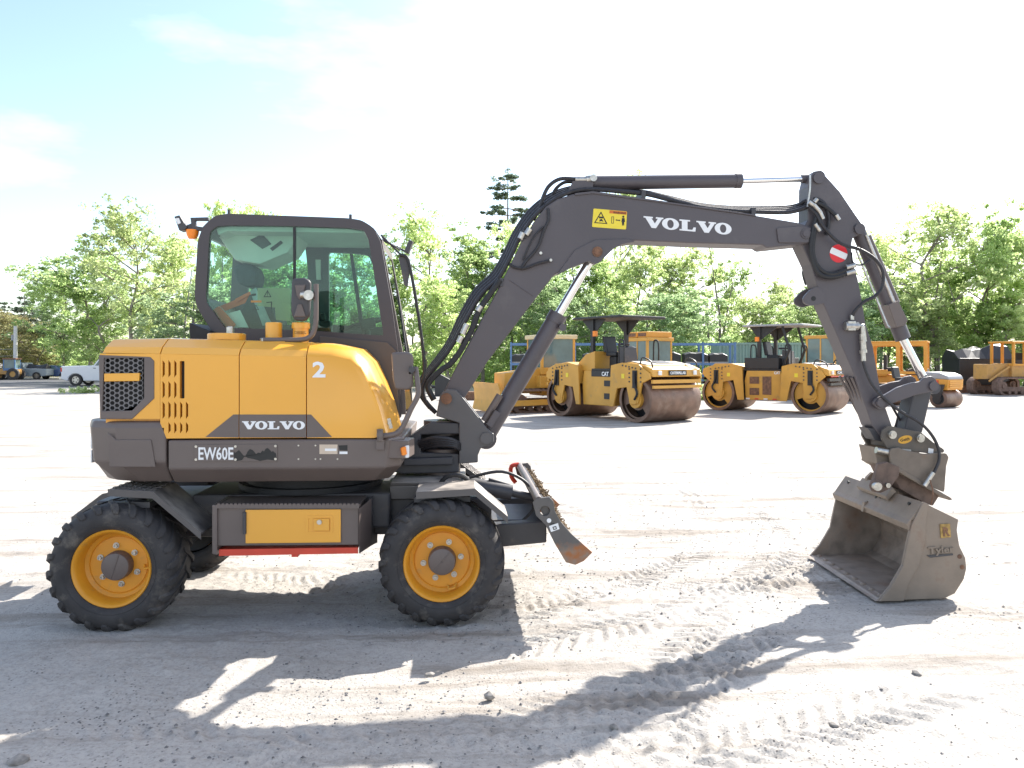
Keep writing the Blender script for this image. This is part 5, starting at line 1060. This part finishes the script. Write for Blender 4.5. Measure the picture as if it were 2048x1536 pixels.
# blue pallet racking
def rack():
    g0, g1_ = G(1022,792), G(1470,792); v = g1_-g0; L_ = v.length
    E_ = empty('pallet_rack', g0, math.atan2(v.y, v.x), 'long blue pallet racking with dark bundles, behind the rollers', 'rack')
    n = 7
    for i in range(n+1):
        for y in (0, 1.0): ob('upright', box(L_*i/n-.05, L_*i/n+.05, y-.05, y+.05, 0, 2.95), BLUE, E_)
        ob('cross_brace', tube([(L_*i/n,0,.5),(L_*i/n,1.0,1.5),(L_*i/n,0,2.5)], .02, 6), BLUE, E_)
    for z in (.35, 1.75, 2.85):
        for y in (0, 1.0): ob('shelf_beam', box(0, L_, y-.035, y+.035, z-.06, z+.06), BLUE, E_)
    return E_, L_
rk_, RL = rack()
rr = random.Random(5)
dtx = ['seen below the near roller canopy', 'beside the vented roof cab', 'right of the vented roof cab', 'in the middle of the racking', 'left of the green container', 'at the left end of the racking', 'above the near roller hood', 'low on the racking behind the near roller']
Mr = Matrix.Translation(rk_.location) @ Matrix.Rotation(rk_.rotation_euler.z, 4, 'Z')
for i, (f, z, l, h) in enumerate(((.36,1.81,.9,.55),(.58,1.81,1.6,.6),(.70,1.81,1.5,.62),(.83,1.81,1.3,.6),(.93,1.81,1.0,.55),(.04,1.81,.9,.5),(.48,1.81,1.0,.5),(.66,.41,1.3,.6))):
    o = empty('bundle', Mr @ Vector((RL*f,.5,z)), rk_.rotation_euler.z, 'dark bundle on the blue racking, '+dtx[i], 'bundle', 'bundles on the racking')
    ob('load', loft([[(x,-.4,0),(x,.4,0),(x,.4,h*hh),(x,.2,h*hh*1.05),(x,-.2,h*hh),(x,-.4,h*hh*.9)] for x, hh in ((-l/2,.85),(-l/4,1),(0,.95),(l/4,1.02),(l/2,.8))]), DBK, o, bev=.03); ob('pallet', box(-l/2,l/2,-.45,.45,-.0,.07), WOOD, o)
# green container
gc0, gc1 = G(1440,787), G(1610,787); v = gc1-gc0
C = empty('green_container', gc0, math.atan2(v.y, v.x), 'pale green corrugated storage container between the two rollers', 'container')
Lc = v.length; pr = []
nc = 26
for k in range(nc):
    a = Lc*k/nc; s = Lc/nc; pr += [(a,0),(a+s*.3,0),(a+s*.45,.05),(a+s*.85,.05),(a+s,0)]
ob('corrugated_wall', slab([(x,y,.1) for x, y in pr]+[(Lc,2.2,.1),(0,2.2,.1)], (0,0,2.8)), GCON, C)
ob('top_rail', box(-.02,Lc+.02,-.04,2.24,2.9,3.02), GCON, C); ob('base_rail', box(-.02,Lc+.02,-.04,2.24,0,.12), GCON, C)
for x in (0, Lc): ob('corner_post', box(x-.05,x+.05,-.05,.05,.12,2.9), GCON, C)
# concrete block, dark trailer bed behind the boom
Cb = empty('concrete_block', G(925,800), heading(1,.05), 'low dark concrete block lying left of the dozer blade', 'concrete block')
ob('block', box(-.9,1.0,-.3,.3,0,.42), RUST, Cb, bev=.03); ob('painted_mark', slab([(-.2,-.302,.15),(.15,-.302,.12),(.18,-.302,.3),(-.15,-.302,.33)], (0,-.003,0)), WHT, Cb)
Pt = empty('attachment_pile', G(885,792), heading(1,0), 'dark steel attachment standing beside the hose bundle', 'attachment')
ob('upright_plate', slab([(-.4,-.3,0),(.5,-.3,0),(.45,-.3,.9),(-.1,-.3,1.2),(-.4,-.3,1.0)], (0,.6,0)), DBK, Pt, bev=.03); ob('cross_tube', tube([(-.6,0,.5),(.8,0,.55)], .09, 10), DBK, Pt)
for i in range(2):
    pass
# engine lying on the racking end
En = empty('spare_engine', Mr @ Vector((RL*.90,-.9,0)), rk_.rotation_euler.z, 'small dark engine unit on a stand left of the pale-canopy roller', 'engine')
ob('engine_block', merge(box(-.5,.4,-.3,.3,.75,1.05), disc((-.35,-.3,.92), .17, 0, -.1, 16), disc((.1,-.3,.88), .12, 0, -.08, 14), tube([(-.5,0,1.05),(.4,0,1.2)], .1, 10)), GRY2, En); ob('stand', merge(box(-.5,-.42,-.3,.3,0,.75), box(.32,.4,-.3,.3,0,.75)), BLUE, En)

# ---- left: road, vehicles, pole
rd = [G(-400,774), G(215,774.5), G(215,757), G(-400,757)]
ob('road', slab([Vector((p.x,p.y,.012)) for p in rd], (0,0,.006)), ASP, kind='structure')
def wheels(E_, xs, tr, r, rimm):
    for x in xs:
        for y in (-tr, tr):
            s = -1 if y < 0 else 1
            w_ = ob('wheel', merge(disc((x,y,r), r*.62, -.08*1, .08, 20)), rimm, E_, smooth=True)
            ob('tyre', lathe([(-.11,r*.6),(-.12,r*.8),(-.1,r),(.1,r),(.12,r*.8),(.11,r*.6)], (x,y,r), 'Y', 28), TYR, w_, smooth=True)
            for k in range(5):
                a = 2*math.pi*k/5; ob('wheel_slot', disc((x+r*.38*math.cos(a), y+s*.081, r+r*.38*math.sin(a)), r*.12, 0, s*.004, 8), BLK, w_)
def car_body(E_, prof, wd, m_, arches):
    pts = []
    for p in prof: pts.append(p)
    for xc, r in arches:
        pts += [(xc+r*math.cos(t), .30+max(0,r*math.sin(t))+.04) for t in [k*math.pi/8 for k in range(9)]] if False else []
    return ob('body', slab([(x,-wd/2,z) for x, z in prof], (0,wd,0)), m_, E_, bev=.06)
def arch(xc, r, z0=.32, n=8): return [(xc-r*math.cos(math.pi*k/n), z0+r*math.sin(math.pi*k/n)) for k in range(n+1)]
# pickup: tail at the left, seen from its left side
Pk = empty('pickup_truck', G(203,771), heading(1,-.05), 'white pickup truck half hidden behind the excavator counterweight', 'pickup truck')
prof = [(-2.2,.45)]+arch(-1.25,.50)+arch(2.1,.50)+[(3.2,.45),(3.25,1.05),(1.9,1.28),(1.4,1.72),(.25,1.80),(-.12,1.36),(-2.2,1.32)]
bd = car_body(Pk, prof, 1.95, WCAR, ()); wheels(Pk, (-1.25,2.1), .88, .40, STL); Pk.scale = (1.18,)*3
for s in (-1, 1):
    ob('side_window', slab([(.02,s*.978,1.36),(.62,s*.978,1.36),(.62,s*.978,1.68),(.28,s*.978,1.70)], (0,s*.006,0)), MGL, bd); ob('side_window', slab([(.70,s*.978,1.36),(1.6,s*.978,1.34),(1.3,s*.978,1.66),(.70,s*.978,1.68)], (0,s*.006,0)), MGL, bd)
    ob('tail_lamp', box(-2.22,-2.12,min(s*.80,s*.98),max(s*.80,s*.98),.95,1.22), RED, bd); ob('door_handle', box(-.10,.08,min(s*.975,s*.99),max(s*.975,s*.99),1.16,1.20), BLK, bd)
ob('bumper', box(-2.36,-2.18,-.9,.9,.42,.62), STL, bd, bev=.02)
Sv = empty('parked_car', G(108,758.5), heading(1,-.05), 'dark blue car parked behind the tail of the white pickup', 'car')
prof = [(-2.2,.35)]+arch(-1.35,.42)+arch(1.4,.42)+[(2.2,.38),(2.25,.85),(1.2,1.02),(.6,1.52),(-1.6,1.56),(-2.15,1.05)]
bd = car_body(Sv, prof, 1.8, BCAR, ()); wheels(Sv, (-1.35,1.4), .82, .34, STL)
for s in (-1, 1): ob('side_window', slab([(-1.85,s*.905,1.05),(.75,s*.905,1.03),(.4,s*.905,1.43),(-1.55,s*.905,1.45)], (0,s*.006,0)), MGL, bd)
Tk = empty('pickup_truck', G(55,759), heading(-1,0), 'grey pickup parked left of the dark blue car', 'pickup truck')
prof = [(-2.6,.45)]+arch(-1.5,.48)+arch(1.9,.48)+[(2.6,.45),(2.6,1.05),(1.5,1.2),(1.1,1.8),(.0,1.82),(-.2,1.2),(-2.6,1.15)]
bd = car_body(Tk, prof, 1.9, TCAR, ()); wheels(Tk, (-1.5,1.9), .85, .40, STL)
for s in (-1, 1): ob('side_window', slab([(.05,s*.955,1.22),(1.25,s*.955,1.22),(.98,s*.955,1.70),(.1,s*.955,1.72)], (0,s*.006,0)), MGL, bd)
ob('bed_load', loft([[(-2.3+i*.5,-.7,1.1),(-2.3+i*.5,-.2,1.5+.2*math.sin(i*2.1)),(-2.3+i*.5,.3,1.6+.15*math.cos(i*1.7)),(-2.3+i*.5,.7,1.1)] for i in range(5)]), DBK, bd)
Bh = empty('old_tractor', G(22,760), heading(-1,.1), 'old blue tractor with glazed cab at the left edge', 'tractor')
cab_box(Bh, -.7, .5, -.6, .6, 1.0, 2.15, BLUE, RUST); ob('body', merge(box(-.9,1.8,-.4,.4,.6,1.15), beam((1.0,-.5,.8),(2.4,-.5,.5),.12,.2)), DZ, Bh, bev=.03)
for x, r in ((-.5,.62),(1.3,.42)):
    for y in (-.6,.6): w_ = ob('wheel', disc((x,y,r), r*.5, -.1, .1, 16), DZ, Bh, smooth=True); ob('tyre', lathe([(-.16,r*.5),(-.18,r*.8),(-.14,r),(.14,r),(.18,r*.8),(.16,r*.5)], (x,y,r), 'Y', 24), TYR, w_, smooth=True)
Up = empty('utility_pole', G(31,758), 0, 'pale utility pole with wires at the left edge', 'pole')
ob('pole', lathe([(0,.24),(5.9,.18),(5.9,0)], (0,0,0), 'Z', 12), mat('pole_grey', (.62,.60,.58), .8, var=.1), Up, smooth=True); ob('transformer', disc((-.3,0,0), .16, 4.3, 4.9, 14, 'Z'), GRH, Up)
for z in (3.35, 2.6): ob('wire', tube(crv([(-40,-2,z-.3),(-20,-1,z-.55),(-8,-.4,z-.3),(0,0,z)]), .02, 5), GRH, Up)
# ------------------------------------------------------------------ trees
def leaf_mesh(name, cen, rad, per, size, m_, seed, flat=.75):
    """many small leaf faces in clumps; cen (n,3), rad (n,)"""
    rg = np.random.RandomState(seed); n = len(cen)*per
    c = np.repeat(np.asarray(cen), per, 0); r = np.repeat(np.asarray(rad), per)
    d = rg.normal(size=(n,3)); d /= np.linalg.norm(d, axis=1)[:,None]; rr_ = rg.rand(n)**.55
    p = c+d*(r*rr_)[:,None]*np.array([1,1,flat])
    a = rg.normal(size=(n,3)); a /= np.linalg.norm(a, axis=1)[:,None]
    b = np.cross(a, rg.normal(size=(n,3))); b /= np.linalg.norm(b, axis=1)[:,None]
    s = size*(.6+.8*rg.rand(n))[:,None]
    v = np.stack([p-a*s*.55, p+b*s*.33, p+a*s*.55, p-b*s*.33], 1).reshape(-1,3)
    me = bpy.data.meshes.new(name); me.vertices.add(len(v)); me.vertices.foreach_set('co', v.ravel())
    me.loops.add(len(v)); me.loops.foreach_set('vertex_index', np.arange(len(v), dtype=np.int32)); me.polygons.add(n)
    me.polygons.foreach_set('loop_start', np.arange(0, len(v), 4, dtype=np.int32)); me.update(calc_edges=True); me.materials.append(m_)
    return me
BARK = mat('tree_bark', (.22,.19,.165), .9, var=.3, scale=4)
LEAF = leafmat('spring_leaves', (.21,.28,.11), (.38,.45,.21), .72)
LEAF2 = leafmat('light_leaves', (.28,.34,.14), (.48,.53,.28), .72)
LEAF3 = leafmat('blue_green_leaves', (.19,.26,.13), (.31,.38,.21), .72)
LEAFB = leafmat('budding_leaves', (.26,.22,.12), (.30,.31,.14), .5)
NEED = leafmat('pine_needles', (.10,.135,.09), (.16,.20,.13), .45)
def broadleaf(seed, h=12., spread=3.6, clumps=430, per=46, lean=0, low=.22, m_=None, size=.19):
    rg = random.Random(seed); br = []; cen, rad = [], []
    tr = [Vector((rg.uniform(-.15,.15)*i+lean*i*i*.02, rg.uniform(-.15,.15)*i, h*.93*i/7)) for i in range(8)]
    tr = crv(tr, 3); n = len(tr); br.append(tube(tr, [.17*h/12*(1-.88*i/(n-1)) for i in range(n)], 7))
    nl = 17
    for k in range(nl):
        f = low+(.94-low)*k/(nl-1); p = tr[int(f*(n-1))]; a = rg.uniform(0,6.28)+k*2.4
        env = spread*math.sin(math.pi*min(1,max(.08,(f-low*.5)/(1.12-low*.5))))**.75*rg.uniform(.7,1.15)
        q = p+Vector((math.cos(a)*env, math.sin(a)*env, h*rg.uniform(.06,.16)))
        m = p.lerp(q,.5)+Vector((rg.uniform(-.3,.3),rg.uniform(-.3,.3),rg.uniform(-.1,.4)))
        c = crv([p,m,q],4); br.append(tube(c, [.06*(1-.8*i/(len(c)-1)) for i in range(len(c))], 5))
        for j in range(int(clumps/nl)):
            t = rg.uniform(.3,1.08); b = p.lerp(q,t)+Vector((rg.gauss(0,.8),rg.gauss(0,.8),rg.gauss(.05,.75)))
            cen.append(tuple(b)); rad.append(rg.uniform(.22,.6))
            if j % 5 == 0: br.append(tube([c[len(c)//2], b], [.025,.008], 4))
    for j in range(26): cen.append(tuple(tr[-1]+Vector((rg.gauss(0,.7),rg.gauss(0,.7),rg.uniform(-1.2,.6))))); rad.append(rg.uniform(.3,.7))
    return mesh('trunk', merge(*br), True), leaf_mesh('crown', cen, rad, per, size, m_ or LEAF, seed)
VAR = [broadleaf(11), broadleaf(12, spread=3.0, clumps=380, m_=LEAF2), broadleaf(13, spread=4.0, clumps=520, m_=LEAF3), broadleaf(14, spread=3.2, clumps=300, per=30, m_=LEAF2, low=.25), broadleaf(15, spread=2.6, clumps=330, per=36, low=.15), broadleaf(16, spread=3.6, clumps=430, per=34, m_=LEAFB, low=.15)]
for t, c in VAR: t.materials.append(BARK)
def tree(px, top, wpx, d, var, label, rz=0., base=None):
    u = (px-CX)/F; x, y = (u*_c+_s)*d, (-u*_s+_c)*d
    hh = H+(HY-top)/F*d; ws = wpx/F*d/7.4
    E_ = empty('leafy_tree', (x,y,-.05), rz, label, 'tree', 'trees along the yard edge'); E_.scale = (ws, ws, hh/12.2)
    t, c = VAR[var]; ob('trunk', t, None, E_); ob('crown', c, None, E_)
TREES = [(178,505,190,96,0,'broad green tree behind the dark blue car'), (262,405,190,72,3,'tall airy tree rising left of the cab'), (330,470,150,80,1,'light green tree right of the tall airy tree, left of the cab'),
 (215,560,150,92,4,'low green tree above the white pickup'), (128,552,95,100,2,'green tree at the left edge of the wood'), (400,560,170,54,2,'dense green tree behind the cab rear corner'),
 (470,402,130,68,1,'tree whose yellow-green top shows above the cab roof, left'), (545,420,150,72,3,'tree with its thin top over the cab roof, right'), (500,500,150,58,0,'green tree seen through the rear of the cab side window'),
 (610,520,160,60,2,'green tree seen behind the upper mirror'), (700,500,170,58,0,'green tree seen through the front of the cab window'), (775,500,140,60,4,'narrow green tree just right of the cab windscreen'),
 (850,415,180,62,3,'tall light tree between the cab and the boom'), (895,560,140,54,1,'low light tree behind the hose bundle'), (965,475,170,60,0,'green tree left of the boom bend'), (1050,440,160,64,1,'pale green tree behind the boom bend, below the conifer'),
 (1120,560,160,56,2,'green tree behind the boom lift cylinder rod'), (1180,520,150,62,0,'green tree under the boom bend'), (1245,345,120,74,3,'tree whose top shows above the arm cylinder'),
 (1290,500,150,60,3,'slender tree under the boom below the warning label'), (1375,490,160,61,1,'tree with bare lower trunk under the boom lettering'), (1330,580,170,54,2,'bushy tree behind the near roller canopy'),
 (1445,520,110,66,4,'narrow tree at the left of the gap under the boom'), (1500,590,130,60,1,'low yellow-green tree in the gap under the boom'), (1570,555,120,64,3,'small airy tree left of the dipper arm'), (1620,590,150,56,0,'green tree behind the lug of the dipper arm'),
 (1700,560,160,60,2,'dense tree behind the dipper arm'), (1775,460,150,64,3,'airy tree just right of the bucket cylinder'), (1860,398,230,60,3,'tall airy tree with a forked trunk at the right'), (1905,520,170,64,0,'dense green tree behind the tarp-covered load'),
 (1975,440,170,62,0,'tall green tree above the bulldozer'), (2050,450,150,62,1,'green tree cut by the right edge of the picture'), (1830,610,130,60,1,'dark leafy tree behind the orange open frame'), (2010,610,140,60,1,'low green tree right behind the bulldozer'),
 (30,622,150,104,5,'brownish budding tree at the left edge'), (75,650,110,100,5,'small brownish tree beside the utility pole'), (-20,640,120,100,5,'brownish budding tree cut by the left edge')]
rr = random.Random(21)
for px, top, wp, d, vr, lb in TREES: tree(px, top, wp*1.12, d, vr, lb, rr.uniform(0,6.28))
# conifers
def conifer(loc, h, spread, seed, label, dense=1.0, bare=.25):
    rg = random.Random(seed); br = [tube([(0,0,0),(0,0,h*.5),(.05,0,h)], [.25,.15,.03], 7)]; cen, rad = [], []
    k = 0; z = h*bare
    while z < h*.97:
        f = (z-h*bare)/(h*(1-bare)); nb = rg.choice((3,4,5,6))
        for j in range(nb):
            a = rg.uniform(0,6.28); l = spread*(1-f)**.7*rg.uniform(.55,1.1)+.3
            e = Vector((math.cos(a)*l, math.sin(a)*l, z+l*rg.uniform(-.22,.12))); br.append(tube([(0,0,z), e], [.05,.015], 4))
            for t in np.linspace(.45, 1.0, max(2, int(l*1.6*dense))):
                p = Vector((0,0,z)).lerp(e, float(t)); cen.append((p.x+rg.gauss(0,.2), p.y+rg.gauss(0,.2), p.z+.08)); rad.append(rg.uniform(.15,.38))
        z += h*rg.uniform(.03,.055)
    cen.append((0,0,h*.97)); rad.append(.35)
    E_ = empty('conifer', loc, 0, label, 'tree'); t = mesh('trunk', merge(*br), True); t.materials.append(BARK)
    ob('trunk', t, None, E_); ob('crown', leaf_mesh('crown', cen, rad, 34, .17, NEED, seed, .7), None, E_)
def far(px, d): u = (px-CX)/F; return ((u*_c+_s)*d, (-u*_s+_c)*d, 0)
conifer(far(1015,78), H+(HY-328)/F*78, 5.2, 5, 'tall dark conifer standing above the other trees left of the boom', 3.0, .25)
conifer(far(48,110), H+(HY-588)/F*110, 4.0, 6, 'dark conifer behind the brownish trees, nearer the cab', 1.6, .1)
conifer(far(8,115), H+(HY-603)/F*115, 3.6, 8, 'dark conifer behind the brownish trees at the left edge', 1.6, .1)
conifer(far(82,112), H+(HY-610)/F*112, 3.6, 9, 'dark conifer behind the utility pole', 1.6, .1)
# the rest of the wood: undergrowth and trees behind that read as one mass
rg = np.random.RandomState(4); cen, rad = [], []
for i in range(2400):
    px = rg.uniform(90, 2250); d = rg.uniform(62, 74)+(38 if px < 300 else 0); u = (px-CX)/F
    topz = 4.2+2.6*math.sin(px*.011+1)+1.5*math.sin(px*.037)+rg.rand()*1.6
    if 1440 < px < 1640: topz = 3.4+rg.rand()
    if px < 260: topz = 3.0
    z = topz*rg.rand()**.8
    cen.append(((u*_c+_s)*d, (-u*_s+_c)*d, z)); rad.append(rg.uniform(.6,1.3))
ob('undergrowth', leaf_mesh('undergrowth', cen, rad, 60, .25, LEAF, 77), None, kind='stuff', label='mass of undergrowth and wood behind the yard', cat='undergrowth')
tk = []
for i in range(70):
    px = rg.uniform(230, 2150); d = rg.uniform(60, 76); p = Vector(far(px, d)); hh = rg.uniform(6, 11)
    if 1450 < px < 1640: hh = 4
    tk.append(tube([p, p+Vector((rg.normal()*.2, 0, hh*.5)), p+Vector((rg.normal()*.5, rg.normal()*.3, hh))], [.12,.09,.03], 5))
ob('background_trunks', merge(*tk), BARK, kind='stuff', label='thin trunks standing deep in the wood', cat='tree trunks')
# low weeds at the yard edge
def weeds(px, py, n, r, label, seed, hgt=.5):
    rg = np.random.RandomState(seed); c = G(px, py); cen = [(rg.normal()*r, rg.normal()*r*.4, abs(rg.normal())*hgt*.4) for _ in range(n)]
    o = ob('weeds', leaf_mesh('weeds', cen, [.22]*n, 30, .14, LEAF2, seed), None, label=label, cat='weeds', kind='stuff'); o.location = c
weeds(178,786,26,.9,'bright green weeds beside the counterweight',31)
weeds(1430,800,16,.6,'weeds in front of the racking',32); weeds(1985,776,12,1.2,'weeds behind the bulldozer',33); weeds(1400,800,18,.5,'leafy weeds by the near roller drum',34,.9)
weeds(1600,776,40,4.0,'bushes beside the container',35,2.0)
